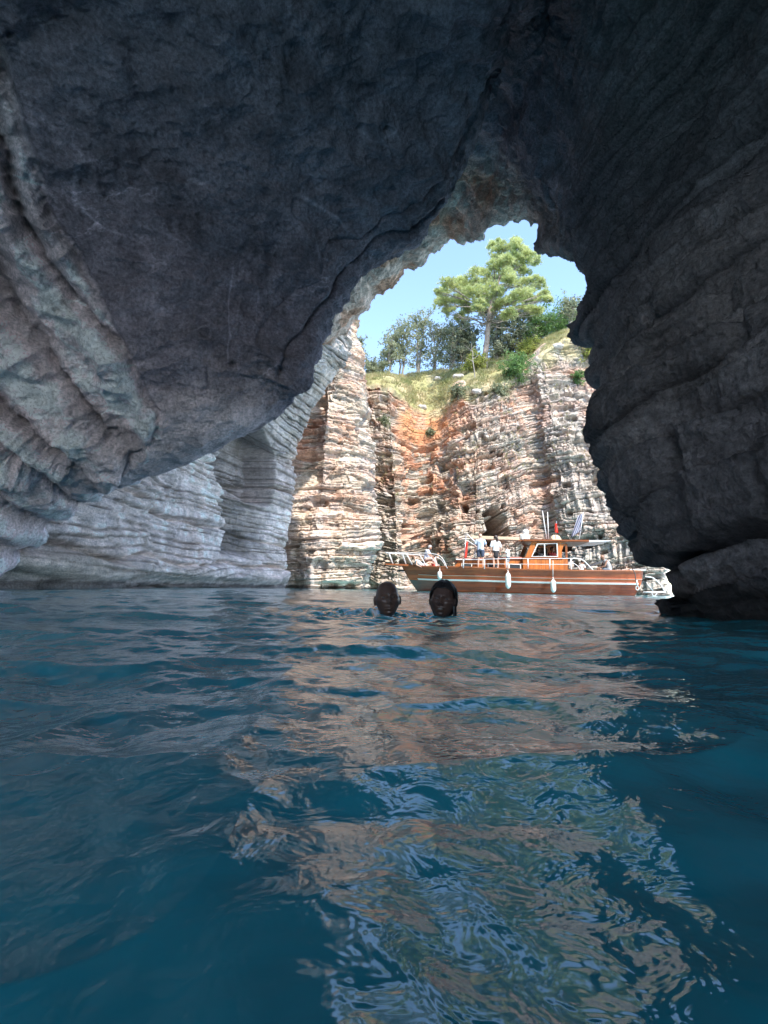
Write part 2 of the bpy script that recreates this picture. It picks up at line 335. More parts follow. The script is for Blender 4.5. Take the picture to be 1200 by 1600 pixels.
def cliff_color(X, Y, Z, U, h1, h2, h3, iron, grey, seed=0):
    base = np.array([.54, .45, .36]); pk = np.array([.50, .375, .29]); gr = np.array([.41, .37, .345]); orr = np.array([.52, .27, .17])
    n1 = fbm(X * .5, Y * .5, Z * .7, 4, seed + 20); n2 = fbm(X * 1.6, Y * 1.6, Z * 2.2, 4, seed + 24)
    c = base[None, None, :] + 0 * X[..., None]
    def bl(c, k, wt): wt = np.clip(wt, 0, 1)[..., None]; return c * (1 - wt) + k[None, None, :] * wt
    c = bl(c, pk, .5 * sm(-.1, .4, n1 + .3 * (h2 - .5)))
    c = bl(c, gr, np.clip(grey + .8 * sm(.0, .4, n2 + .5 * (h3 - .5)), 0, 1))
    c = bl(c, orr, np.clip(iron * sm(-.35, .35, n1 + n2 + .9 * (h2 - .5)) + .35 * sm(.3, .6, n1), 0, .95))
    c = c * (.72 + .42 * h2 + .30 * (h3 - .5))[..., None]
    return c

# left cliff -------------------------------------------------------
plan = [(-7.9, 8.5), (-7.5, 10.5), (-7.55, 13), (-7.8, 16), (-7.9, 19), (-7.3, 22.5), (-7.3, 24), (-6.9, 26), (-6.1, 28.5), (-5.75, 29.6), (-6.3, 30.6), (-5.6, 31.0), (-4.4, 30.6), (-3.2, 30.8), (-1.9, 31.2), (-.9, 31.8), (-.35, 33), (-.4, 34.5), (-1.2, 36.5), (-2, 39)]
plan = np.array(plan, float)
ul = np.concatenate([[0], np.cumsum(np.hypot(*np.diff(plan, axis=0).T))])
L = ul[-1]
# denser where near
NU = 1150; uu = np.linspace(0, 1, NU) ** 1.25 * L
px_ = np.interp(uu, ul, plan[:, 0]); py_ = np.interp(uu, ul, plan[:, 1])
k = np.hanning(31); k /= k.sum()
px_ = np.convolve(np.pad(px_, 15, 'edge'), k, 'valid'); py_ = np.convolve(np.pad(py_, 15, 'edge'), k, 'valid')
zz = np.concatenate([np.linspace(-2.5, -.1, 14, endpoint=False), np.linspace(-.1, 21, 520)])
U, Zg = np.meshgrid(uu, zz, indexing='ij')
Xg = px_[:, None] + 0 * Zg; Yg = py_[:, None] + 0 * Zg
ov = sm(13, 18, Yg) * sm(29.8, 28.2, Yg)
Xg = Xg + ov * .55 * np.clip(Zg - 7.5, 0, 7)
# pillar leans away with height
pil = sm(29.8, 31, Yg)
lean = np.clip(Zg - 1.0, 0, None)
Yg = Yg + pil * .10 * lean
Xg = Xg - pil * sm(-3.6, -.5, px_)[:, None] * (.02 * lean + .014 * lean ** 1.6) + pil * sm(-3.2, -5, px_)[:, None] * .06 * lean
Xg = Xg + .012 * Zg * (1 - pil)
PL = np.stack([Xg, Yg, Zg], -1)
nl = grid_normals(PL)
if nl[300, 200, 0] < 0: nl = -nl
X, Y, Z = Xg, Yg, Zg
dip = Z - .02 * (Y - 20) - .05 * X * pil
d, h1, h2, h3, gap = cliff_disp(X, Y, Z, U, dip, .75, .34, 200, 2.6, .45)
smoothz = sm(3.2, 1.2, Z + .5 * vn(U * .4, 0 * U, 0 * U, 3)) * (1 - pil) + sm(14, 10, Y)
smoothz = np.clip(smoothz, 0, 1)
ptc = .35 + .9 * sm(-.25, .3, fbm(U * .35, Z * .5, 0 * U, 3, 211))
d = d * (1 + (ptc - 1) * (1 - pil)) + (1 - pil) * .10 * fbm(U * 1.6, Z * 2.4, 0 * U, 5, 212, .6)
d = d * (1 - .45 * smoothz) * (.8 + .2 * sm(17, 24, Y)) * (1 + .5 * pil)
d += .45 * fbm(X * .22 + 4, Y * .22, Z * .3, 3, 230) + .5 * pil * fbm(X * .5, Y * .3, Z * .12, 3, 233)
q = at(370, 745, 24.0)
def blob(X_, Y_, Z_, c, r): return np.exp(-(((X_ - c[0]) / r[0]) ** 2 + ((Y_ - c[1]) / r[1]) ** 2 + ((Z_ - c[2]) / r[2]) ** 2) ** 2)
# overhung niche with flat soffit, and the crack under it
n_a = vn(Z * 1.2, Y * .6, 0 * U, 262)
nich = sm(21.6, 22.8, Y + .5 * (Z - 5)) * sm(27.4, 27.0, Y + .1 * (Z - 5)) * sm(4.5, 4.9, Z) * sm(8.8, 8.3, Z + .35 * (Y - 24))
d -= 1.9 * nich
nich2 = sm(22.2, 22.7, Y + .3 * n_a) * sm(28.5, 25, Y) * sm(1.4, 1.9, Z) * sm(5, 4.6, Z); d -= .7 * nich2
crv = np.exp(-((Y - (10.5 + 0.0 * Z)) / .3) ** 2) * 0
gl = np.exp(-((U - np.interp(30.6, plan[:11, 1], ul[:11])) / .38) ** 2); d -= .7 * gl * sm(-1, 2, Z)
under = sm(.55, .3, Z) * sm(-.6, .1, Z); d -= .35 * under * (.5 + .5 * vn(U * .5, 0 * U, 0 * U, 250))
d -= (1 - pil) * .30 * np.exp(-((Z + .1 * np.sin(U * .7) + .25 * vn(U * .35, 0 * U, 0 * U, 295) - 2.6) / .07) ** 2) + (1 - pil) * .35 * np.exp(-((Z + .3 * vn(U * .3, 0 * U, 0 * U, 296) - 5.6) / .09) ** 2) + (1 - pil) * .4 * np.exp(-((Z + .3 * vn(U * .4, 0 * U, 0 * U, 297) - 1.0) / .09) ** 2)
d += .25 * (1 - pil) * sm(1.0, .8, Z + .3 * vn(U * .5, 0 * U, 0 * U, 298)) * sm(.1, .4, Z)
hp = sm(.25, .6, vn(U * .45, Z * .9, 0 * U, 260)) * sm(-.1, .3, vn(U * 1.2, Z * 1.4, 0 * U, 261)); d -= .6 * hp * pil
PLd = PL + nl * d[..., None]
iron = pil * (.15 + .9 * sm(-3.9, -5.6, X) * sm(7, 10, Z) + .2 * sm(3, 9, Z))
grey = (1 - pil) * (.55 + .25 * fbm(X * .3, Y * .3, Z * .3, 3, 270)) + pil * .25 * sm(-2.2, -.8, X)
c = cliff_color(X, Y, Z, U, h1, h2, h3, iron, grey, 280)
n2 = fbm(X * 2, Y * 2, Z * 2, 4, 290)
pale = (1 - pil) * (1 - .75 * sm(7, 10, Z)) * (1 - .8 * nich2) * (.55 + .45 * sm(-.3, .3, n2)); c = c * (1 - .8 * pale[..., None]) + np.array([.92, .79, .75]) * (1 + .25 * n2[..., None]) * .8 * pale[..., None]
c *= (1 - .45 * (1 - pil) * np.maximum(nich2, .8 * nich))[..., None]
band = fbm(U * .12, Z * 1.1, 0 * U, 4, 292); c *= (1 - (1 - pil) * (.24 * sm(.05, .4, band) + .15 * sm(.1, .4, fbm(U * .5, Z * .5, 0 * U, 3, 293))))[..., None]
wl = .7 * sm(1.0, .4, Z + .5 * vn(U * .6, 0 * U, 0 * U, 294)) * sm(-.3, .2, n2 + .2); c = c * (1 - .6 * wl[..., None]) + np.array([.34, .27, .21]) * (1 + .5 * n2[..., None]) * .6 * wl[..., None]
c *= (1 - .5 * gap * (1 - pil))[..., None]; c *= (1 - .7 * sm(.24, .14, Z + .08 * n2))[..., None]  # bed gaps: crack shade put into the colour, pillar left out
tide = sm(.2, .3, Z) * sm(.9, .5, Z + .2 * n2); c = c * (1 - .25 * tide[..., None]) + np.array([.6, .53, .42]) * .25 * tide[..., None]
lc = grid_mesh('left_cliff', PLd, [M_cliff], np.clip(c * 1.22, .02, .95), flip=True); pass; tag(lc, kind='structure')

# back cliff + hill slope -----------------------------------------
#      base px, base Y, top px, top py, top Y, crest py(at Y 45), iron
cols = [(560, 40, 520, 600, 42, 596, .3), (580, 37.4, 552, 598, 38, 594, .3), (598, 36.6, 575, 598, 37.6, 592, .4), (622, 35.4, 612, 606, 37.4, 589, .35), (636, 35.8, 632, 624, 38.4, 587, .8), (648, 37.4, 650, 640, 40.2, 585, 1.2), (664, 37.6, 668, 642, 41, 583, 1.25), (684, 36.6, 690, 640, 40.6, 580, 1.15), (705, 35.4, 712, 622, 38.8, 576, .7), (740, 34.8, 742, 606, 37.8, 570, .4), (790, 35.2, 778, 606, 37.5, 562, .45), (835, 35.4, 800, 592, 37.6, 556, .5), (866, 36.3, 822, 585, 38.8, 551, .6), (885, 34.6, 845, 556, 38.2, 536, .2), (930, 33.6, 880, 531, 38.8, 521, .25), (975, 32.6, 925, 540, 38.2, 524, .7), (1010, 31.8, 955, 560, 37.5, 545, .9), (1044, 31.4, 975, 610, 37, 600, .5), (1052, 32.6, 980, 640, 39, 620, .3), (1050, 36, 985, 650, 43, 640, .3)]
cols = np.array(cols, float)
B = atz(cols[:, 0], cols[:, 1]); T = at(cols[:, 2], cols[:, 3], cols[:, 4])
CR = at(cols[:, 2] + (cols[:, 2] - 700) * .04, cols[:, 5], cols[:, 4] * 0 + 45.5)
CR[:, 1] = np.maximum(CR[:, 1], T[:, 1] + 2)
ub = np.concatenate([[0], np.cumsum(np.hypot(*np.diff(B[:, :2], axis=0).T))])
NU = 980; uu = np.linspace(0, ub[-1], NU)
def ci(A, ks=27):
    k = np.hanning(ks); k /= k.sum()
    r = np.stack([np.convolve(np.pad(np.interp(uu, ub, A[:, j]), ks // 2, 'edge'), k, 'valid') for j in range(A.shape[1])], -1); return r
Bs, Ts, Cs = ci(B), ci(T), ci(CR, 91); irn = ci(cols[:, 6:7])[:, 0]
vv = np.concatenate([np.linspace(-.14, 0, 10, endpoint=False), np.linspace(0, 1, 560, endpoint=False)])
ww = np.concatenate([np.linspace(0, 1, 170, endpoint=False), np.linspace(1, 3.2, 25)])
V = vv[None, :, None]
vb = V + .06 * np.sin(np.clip(V, 0, 1) * math.pi)          # steep at the foot, leaning back towards the top
Pc = Bs[:, None, :] * (1 - V) + Ts[:, None, :] * V
yb = Bs[:, None, 1] * (1 - vv ** 1.7 * (vv > 0)) + Ts[:, None, 1] * (vv ** 1.7 * (vv > 0)) if False else None
vq = np.clip(vv, 0, 1) ** 1.8
Pc[..., 1] = Bs[:, 1:2] * (1 - vq) + Ts[:, 1:2] * vq
W = np.clip(ww, 0, 1)[None, :, None]
Ph = Ts[:, None, :] * (1 - W) + Cs[:, None, :] * W
over = np.clip(ww - 1, 0, None)[None, :]
Ph[..., 1] += over * 18; Ph[..., 2] += -over * over * 1.5 + np.sin(W[..., 0] * math.pi) * .5
PB = np.concatenate([Pc, Ph], 1)
tv = np.concatenate([vv, 1 + ww])[None, :] + 0 * uu[:, None]
nb = grid_normals(PB)
if nb[500, 200, 1] > 0: nb = -nb
X, Y, Z = PB[..., 0], PB[..., 1], PB[..., 2]
U = uu[:, None] + 0 * X
xr = sm(3.5, 9, X)
dip = Z - .36 * np.clip(X - 4.5, 0, 8.5) * (.4 + .6 * sm(0, 12, Z)) - .05 * X + .8 * fbm(X * .12, Y * .1, Z * .12, 2, 301) - (1 - xr) * .22 * np.abs(X - 2.2)
rb = sm(.97, 1.05, tv + .05 * fbm(X * .5, Y * .5, 0 * X, 3, 305))     # soil above the rim
d, h1, h2, h3, gap = cliff_disp(X, Y, Z, U, dip, 1.1, .35, 300, .62)
crease = 1.3 * (1 - ridged(U * .28, Z * .05, 0 * U, 2, 320)) 
d = d - .55 * crease + .5 * fbm(X * .4, Y * .2, Z * .3, 3, 322)
nzz = fbm(X * 1.3, 0 * X, Z * 1.3, 3, 377)
for (hx, hy, hw, hh, dp) in ((641, 830, .42, .75, 3.5), (776, 822, .85, 1.3, 4.5), (862, 858, .9, .5, 2.6), (655, 772, .35, .5, 1.2), (612, 765, .3, .5, .9), (745, 800, .35, .4, 1.0), (772, 705, 1.1, .22, .9), (905, 850, .6, .45, 1.0), (640, 880, .5, .6, 1.2), (985, 900, 1.3, .2, .8), (720, 790, .3, .35, 1.), (690, 842, .28, .28, .9), (1010, 905, .8, .25, .7)):
    p = at(hx, hy, 35.5)
    e = (np.abs((X - p[0] + .45 * hw * (h2 - .5) * 2) / hw) ** 2.5 + np.abs((Z - p[2] + .5 * hh * (h1 - .5) * 2 - .25 * (X - p[0])) / hh) ** 2.5) * (1 + .5 * nzz)
    d -= dp * sm(1.3, .8, e)
scree = sm(.72, .88, tv) * sm(.55, .95, irn[:, None] + 0 * tv)
d *= (1 - .75 * scree) * (1 - rb)
d += rb * .45 * fbm(X * .6, Y * .6, Z * .6, 4, 330) + scree * .12 * fbm(X * 3, Y * 3, Z * 3, 3, 331)
outc = rb * sm(2, 4, X) * (1 - scree) * sm(.3, .45, vn(X * .5, Y * .5, 3 + 0 * X, 340)) * sm(2.15, 1.7, tv)
d += .15 * outc
d -= .5 * (1 - rb) * (1 - scree) * sm(.5, .66, vn(U * 1.0, dip * 1.7, 0 * U, 380)) * sm(-.2, .2, vn(U * .3, Z * .2, 0 * U, 381))
PBd = PB + nb * d[..., None]
iron = irn[:, None] * (.75 + .35 * sm(.3, .8, tv)) + .2 * sm(.1, .4, vn(X * .35, Z * .35, 0 * X, 345))
iron = iron * (1 - .6 * sm(.25, 0.0, tv)) 
c = cliff_color(X, Y, Z, U, h1, h2, h3, iron * .8, .25 + .3 * sm(6, 10, X), 350)
soil = np.array([.30, .28, .13]); drys = np.array([.44, .36, .22]); sor = np.array([.52, .235, .11])
nz = fbm(X * .7, Y * .7, Z * .7, 4, 360)
scv = scree * (.55 + .45 * sm(-.2, .2, nz)); c = c * (1 - scv[..., None]) + sor * (1 + .3 * nz[..., None]) * scv[..., None]
g = np.maximum(rb, sm(.9, .98, tv) * sm(-.1, .2, nz)) * (1 - outc); gc = soil + (drys - soil) * sm(-.3, .4, nz)[..., None]
c = c * (1 - g[..., None]) + gc * g[..., None]
c *= (1 - .5 * sm(.2, .02, Z))[..., None]
bc = grid_mesh('back_cliff', PBd, [M_cliff], np.clip(c * np.array([1.08, 1.09, 1.06]), .02, .95), flip=True); tag(bc, kind='structure')
HG = PBd[:, len(vv):]            # hill-slope grid for planting
HB = PBd
# ------------------------------------------------------------------ sea
HEADS = [(at(606, 958, 3.45), .11), (at(692, 962, 3.3), .12)]
def sea_h(x, y, dist):
    w1 = fbm(x * .35, y * .35, 0 * x + 2, 2, 500); w2 = fbm(x * .35 + 9, y * .35, 0 * x + 7, 2, 510)
    xw = x + .5 * w1; yw = y + .5 * w2
    fd = lambda l: sm(l / .012, l / .03, dist)      # drop what the grid cannot hold
    nr_ = np.exp(-(dist / 1.0) ** 2); big_ = 1 - .65 * np.exp(-(dist / .8) ** 2)
    h = .024 * big_ * vn(xw * .9, yw * 1.1, .5 + 0 * x, 520) + .024 * big_ * vn(xw * 1.9, yw * 2.3, 3 + 0 * x, 521) * fd(.5)
    h += (.011 - .004 * nr_) * (1 - 2 * np.abs(vn(xw * 3.3 + .6 * w2, yw * 4.2, 5 + 0 * x, 522))) * fd(.28)
    h += .0062 * vn(xw * 8.5 + 2 * w1, yw * 10 + 2 * w2, 7 + 0 * x, 523) * fd(.12)
    patch = .55 + .45 * sm(-.25, .35, vn(x * 1.1, y * 1.1, 9 + 0 * x, 526))
    h += .0028 * patch * vn(xw * 21, yw * 24, 8 + 0 * x, 524) * fd(.05)
    h += .0006 * patch * (.5 + .5 * np.abs(w2) * 2) * vn(xw * 48, yw * 52, 8 + 0 * x, 525) * fd(.03)
    nr = np.exp(-(dist / 1.1) ** 2); h += (.045 * x + .035 * y) * nr
    for (p, rr) in HEADS:
        r = np.hypot(x - p[0], y - p[1])
        ch = vn(x * 9, y * 9, 4 + 0 * x, 530)
        h += .015 * np.sin((r - rr) * 2 * math.pi / .13 + 1.2 * ch) * np.exp(-np.clip(r - rr, 0, None) / .45)
        h += .018 * ch * np.exp(-np.clip(r - rr, 0, None) / .22)
    return h
th = np.concatenate([np.linspace(-180, -52, 200, endpoint=False), np.linspace(-52, 52, 1150, endpoint=False), np.linspace(52, 180, 200, endpoint=False)])
rr = np.concatenate([[.001], np.exp(np.linspace(math.log(.09), math.log(70), 930)), [90, 130, 220, 400, 800, 1500]])
TH, RR = np.meshgrid(np.radians(th), rr, indexing='ij')
wx_, wy_ = RR * np.sin(TH), RR * np.cos(TH)
HH = sea_h(wx_, wy_, RR) * sm(.02, .15, RR)
HH *= np.where(RR > 85, 0, 1)
PW = np.stack([wx_, wy_, HH], -1)
mt, n, b, out = newmat('sea_water')
n.nodes.remove(b)
v = coord(n); nz = noise(n, v, .35, 3, .5); 
dc = mix(n, (.016, .225, .285), (.024, .27, .31), ramp(n, nz, [(.35, 0.0), (.65, 1.0)]))
df_ = N(n, 'BsdfDiffuse'); n.links.new(dc, df_.inputs[0])
gl_ = N(n, 'BsdfGlossy', Roughness=.06); gl_.inputs[0].default_value = (1, 1, 1, 1)
fr = N(n, 'Fresnel', IOR=1.9); mx = N(n, 'MixShader')
bp = N(n, 'Bump', Strength=.6, Distance=.006); n.links.new(noise(n, v, 28, 3, .5, .4), bp.inputs['Height'])
for t in (fr, gl_): n.links.new(bp.outputs[0], t.inputs['Normal'])
n.links.new(fr.outputs[0], mx.inputs[0]); n.links.new(df_.outputs[0], mx.inputs[1]); n.links.new(gl_.outputs[0], mx.inputs[2])
n.links.new(mx.outputs[0], out.inputs[0])
sea = grid_mesh('sea_water', PW, [mt], flip=False, closed=True); tag(sea, kind='structure')
# ------------------------------------------------------------------ plants on the hill
def proj(P):
    v = P - CAM; z = v @ Fv
    return 600 + FPX * (v @ Rv) / z, 800 - FPX * (v @ Uv) / z
_gx, _gy = proj(HB.reshape(-1, 3)); _gp = HB.reshape(-1, 3)
def hit(px, py):
    return _gp[np.argmin((_gx - px) ** 2 + (_gy - py) ** 2)].copy()
_hx, _hy = proj(HG.reshape(-1, 3)); _hp = HG.reshape(-1, 3)
def hill(px, py):
    ok = _hp[:, 1] < 47
    return _hp[ok][np.argmin((_hx[ok] - px) ** 2 + (_hy[ok] - py) ** 2)].copy()
def ground_z(x, y):
    k = np.argmin((_hp[:, 0] - x) ** 2 + (_hp[:, 1] - y) ** 2); return _hp[k, 2]

def tri_mesh(name, V, F, mt, parent=None, smooth=False):
    """V (n,3); F (m,3) or (m,4)"""
    me = bpy.data.meshes.new(name); V = np.asarray(V, np.float32); F = np.asarray(F, np.int32)
    me.vertices.add(len(V)); me.vertices.foreach_set('co', V.reshape(-1))
    k = F.shape[1]; me.loops.add(F.size); me.loops.foreach_set('vertex_index', F.reshape(-1))
    me.polygons.add(len(F)); me.polygons.foreach_set('loop_start', np.arange(0, F.size, k, dtype=np.int32))
    me.polygons.foreach_set('loop_total', np.full(len(F), k, np.int32))
    me.polygons.foreach_set('use_smooth', np.full(len(F), smooth, bool))
    me.update(calc_edges=True); me.materials.append(mt)
    o = bpy.data.objects.new(name, me); COL.objects.link(o); o.parent = parent
    return o
class Tubes:
    def __init__(s, n=7): s.V = []; s.F = []; s.n = n; s.c = 0
    def add(s, pts, rad):
        pts = np.asarray(pts, float); k = len(pts); rad = np.broadcast_to(rad, (k,))
        t = np.gradient(pts, axis=0); t /= np.linalg.norm(t, axis=1, keepdims=True) + 1e-9
        ref = np.array([0, 0, 1.0]) if abs(t[0, 2]) < .9 else np.array([1.0, 0, 0])
        a = np.cross(t, ref); a /= np.linalg.norm(a, axis=1, keepdims=True) + 1e-9; b = np.cross(t, a)
        an = np.arange(s.n) / s.n * 2 * math.pi
        ring = pts[:, None, :] + rad[:, None, None] * (np.cos(an)[None, :, None] * a[:, None, :] + np.sin(an)[None, :, None] * b[:, None, :])
        s.V.append(ring.reshape(-1, 3))
        i = np.arange(k - 1)[:, None] * s.n + np.arange(s.n)[None, :]; j = np.arange(k - 1)[:, None] * s.n + (np.arange(s.n)[None, :] + 1) % s.n
        s.F.append((np.stack([i, j, j + s.n, i + s.n], -1).reshape(-1, 4) + s.c)); s.c += k * s.n
    def build(s, name, mt, parent=None):
        return tri_mesh(name, np.concatenate(s.V), np.concatenate(s.F), mt, parent, True)

def leaf_mat(name, c1, c2, sc=1.2, trans=.45):
    mt, n, b, out = newmat(name); v = coord(n)
    c = mix(n, c1, c2, ramp(n, noise(n, v, sc, 3, .6), [(.38, 0.0), (.62, 1.0)]))
    c = mix(n, c, ramp(n, noise(n, v, 9, 2, .6), [(.3, .6), (.7, 1.3)]), .6, 'MULTIPLY')
    n.links.new(c, b.inputs['Base Color']); b.inputs['Roughness'].default_value = .6
    tr = N(n, 'BsdfTranslucent'); n.links.new(c, tr.inputs[0]); ms = N(n, 'MixShader'); ms.inputs[0].default_value = trans
    n.links.new(b.outputs[0], ms.inputs[1]); n.links.new(tr.outputs[0], ms.inputs[2]); n.links.new(ms.outputs[0], out.inputs[0])
    return mt
def bark_mat(name, c1, c2):
    mt, n, b, out = newmat(name); v = coord(n, (1, 1, .3)); f = noise(n, v, 9, 6, .7)
    n.links.new(mix(n, c1, c2, ramp(n, f, [(.35, 0.0), (.65, 1.0)])), b.inputs['Base Color']); b.inputs['Roughness'].default_value = .9
    bump(n, b, f, .8, .03); return mt
M_needle = leaf_mat('pine_needles', (.40, .46, .17), (.66, .69, .34))
M_olive = leaf_mat('greygreen_leaves', (.20, .23, .13), (.36, .38, .24))
M_dark = leaf_mat('dark_leaves', (.22, .25, .17), (.38, .41, .28))
M_green = leaf_mat('green_leaves', (.10, .20, .06), (.20, .33, .10))
M_yel = leaf_mat('yellowgreen_leaves', (.24, .29, .06), (.38, .40, .11))
M_grass = leaf_mat('grass_blades', (.28, .31, .12), (.55, .48, .27), .8)
M_bark = bark_mat('pine_bark', (.16, .11, .08), (.38, .31, .26))
M_bark2 = bark_mat('grey_bark', (.14, .12, .10), (.36, .33, .29))

def cards(C, size, rng, elong=1.8, up=0.0):
    """leaf quads at centres C"""
    n = len(C); d = rng.normal(size=(n, 3)); d[:, 2] += up; d /= np.linalg.norm(d, axis=1, keepdims=True)
    e = np.cross(d, rng.normal(size=(n, 3))); e /= np.linalg.norm(e, axis=1, keepdims=True)
    s = size * rng.uniform(.6, 1.4, (n, 1))
    V = np.stack([C - d * s * elong * .5, C + e * s * .5, C + d * s * elong * .5, C - e * s * .5], 1).reshape(-1, 3)
    return V, np.arange(n * 4).reshape(n, 4)
def tufts(C, D, rng, ln=.3, wd=.03, k=9, spread=.6):
    n = len(C); Cn = np.repeat(C, k, 0); Dn = np.repeat(D, k, 0) + rng.normal(size=(n * k, 3)) * spread
    Dn /= np.linalg.norm(Dn, axis=1, keepdims=True); l = ln * rng.uniform(.6, 1.2, (n * k, 1))
    e = np.cross(Dn, rng.normal(size=(n * k, 3))); e /= np.linalg.norm(e, axis=1, keepdims=True)
    V = np.stack([Cn - e * wd, Cn + e * wd, Cn + Dn * l], 1).reshape(-1, 3)
    return V, np.arange(n * k * 3).reshape(-1, 3)
def wob(p0, p1, k, amp, rng):
    t = np.linspace(0, 1, k)[:, None]; w = rng.normal(size=(k, 3)) * amp; w[0] = 0; w[-1] = 0
    return p0 * (1 - t) + p1 * t + w

# the tall pine ------------------------------------------------------
def make_pine():
    rng = np.random.default_rng(5)
    b = hill(757, 574); Y0 = b[1]
    root = empty('pine_tree', b, 'tall umbrella-like pine with bright yellow-green needle clumps rising above all other trees', 'tree', 'trees and shrubs on the hilltop')
    P = lambda px, py, dy=0.0: at(px, py, Y0 + dy) - b
    tk = Tubes(10)
    trunk = np.array([P(757, 576), P(758, 555), P(761, 530), P(763, 505), P(765, 485), P(770, 465), P(777, 445), P(785, 425), P(794, 405), P(802, 388)])
    tk.add(trunk, [.30, .26, .23, .21, .19, .16, .13, .10, .07, .03])
    clumps = []
    spec = [(697, 462, 15), (690, 474, 10), (708, 450, 14), (720, 444, 13), (712, 472, 15), (728, 462, 15), (735, 448, 13), (742, 436, 11), (748, 458, 15), (728, 482, 13), (745, 480, 14), (764, 470, 14), (780, 480, 13), (797, 487, 12), (760, 490, 11), (775, 455, 15), (762, 442, 13), (778, 436, 13), (770, 420, 12), (783, 412, 13), (776, 398, 11), (790, 390, 11), (801, 380, 9), (812, 384, 10), (824, 392, 9), (806, 400, 13), (822, 407, 12), (834, 412, 8), (841, 406, 6), (800, 418, 12), (816, 425, 13), (796, 438, 14), (812, 445, 14), (828, 440, 10), (836, 452, 12), (848, 458, 8), (853, 468, 8), (838, 470, 13), (822, 466, 13), (806, 464, 14), (790, 470, 12), (824, 486, 12), (840, 488, 10), (808, 490, 10), (701, 488, 9), (716, 494, 8), (755, 425, 7), (768, 386, 6), (779, 380, 6), (846, 440, 5), (686, 455, 6)]
    V, F, c = [], [], 0
    lb = Tubes(5)
    for k, (px, py, rp) in enumerate(spec):
        dy = rng.uniform(-1, 1) * (3.0 if rp > 9 else 1.5); r = rp * Y0 / FPX * 1.0
        ctr = P(px, py, dy)
        ti = np.argmin(np.abs(trunk[:, 2] - (ctr[2] - .9))); ti = np.clip(ti, 3, 9)
        br = wob(trunk[ti], ctr - np.array([0, 0, r * .35]), 6, .12, rng)
        lb.add(br, np.linspace(.07, .02, 6))
        for sub in range(5):
            sc_ = ctr + rng.normal(size=3) * np.array([.5, .5, .28]) * r; sr = r * rng.uniform(.45, .72)
            lb.add(wob(br[3], sc_, 4, .05, rng), np.linspace(.03, .01, 4))
            n = int(48 * (sr / .4) ** 2) + 16
            D = rng.normal(size=(n, 3)); D[:, 2] = np.abs(D[:, 2]) * 1.0 - .25; D /= np.linalg.norm(D, axis=1, keepdims=True)
            C = sc_ + D * np.array([1, 1, .62]) * sr * rng.uniform(.4, 1.3, (n, 1))
            v, f = tufts(C, D + np.array([0, 0, .5]), rng, .30, .020, 9, .6)
            V.append(v); F.append(f + c); c += len(v)
    for (x0, y0, x1, y1, dy) in ((763, 500, 722, 497, -1), (762, 508, 715, 512, -1.5), (764, 503, 800, 500, -1), (762, 512, 806, 512, 1), (761, 520, 735, 505, 1), (762, 498, 742, 486, -2), (764, 498, 785, 488, -1)):
        lb.add(wob(P(x0, y0), P(x1, y1, dy), 6, .08, rng), np.linspace(.05, .012, 6))
    t = tk.build('trunk', M_bark, root); lb.build('limb', M_bark2, t)
    tri_mesh('crown', np.concatenate(V), np.concatenate(F), M_needle, root)
make_pine()

def make_tree(name, base, top_px, top_py, wpx, leaf, bark, label, cat, seed, dens=1.0, stems=3, size=.11, low=.3, group='trees and shrubs on the hilltop', dy=0.0):
    rng = np.random.default_rng(seed)
    root = empty(name, base, label, cat, group)
    top = at(top_px, top_py, base[1]) - base; H = top[2]; W = wpx / FPX * base[1]
    tb = Tubes(6); tips = []
    for s in range(stems):
        e = np.array([top[0] + rng.uniform(-.35, .35) * W, rng.uniform(-.35, .35) * W, H * rng.uniform(.72, .95)])
        st = wob(np.array([rng.uniform(-.08, .08) * W, rng.uniform(-.1, .1), -.15]), e, 8, .05 * H / 3, rng)
        r0 = .018 * H + .02
        tb.add(st, np.linspace(r0, .012, 8))
        for k in range(int(9)):
            t = rng.uniform(low, 1.0); p = np.array([np.interp(t * 7, range(8), st[:, j]) for j in range(3)])
            q = p + np.array([rng.uniform(-.5, .5) * W * .62, rng.uniform(-.5, .5) * W * .62, rng.uniform(.0, .28) * H * (1.1 - t * .5)])
            b2 = wob(p, q, 5, .04 * H / 3, rng); tb.add(b2, np.linspace(r0 * .45, .008, 5))
            for m_ in range(3):
                q2 = q + rng.normal(size=3) * np.array([.16, .16, .13]) * W; tb.add(wob(b2[2 + m_ % 3], q2, 4, .03, rng), np.linspace(.014, .005, 4)); tips.append(q2)
            tips.append(q)
    tips = np.array(tips); n = int(19 * dens)
    C = np.repeat(tips, n, 0) + rng.normal(size=(len(tips) * n, 3)) * np.array([.085, .085, .07]) * max(W, 1.2) * rng.uniform(.4, 1.2, (len(tips) * n, 1))
    V, F = cards(C, size, rng)
    tb.build('trunk', bark, root); tri_mesh('crown', V, F, leaf, root)
    return root
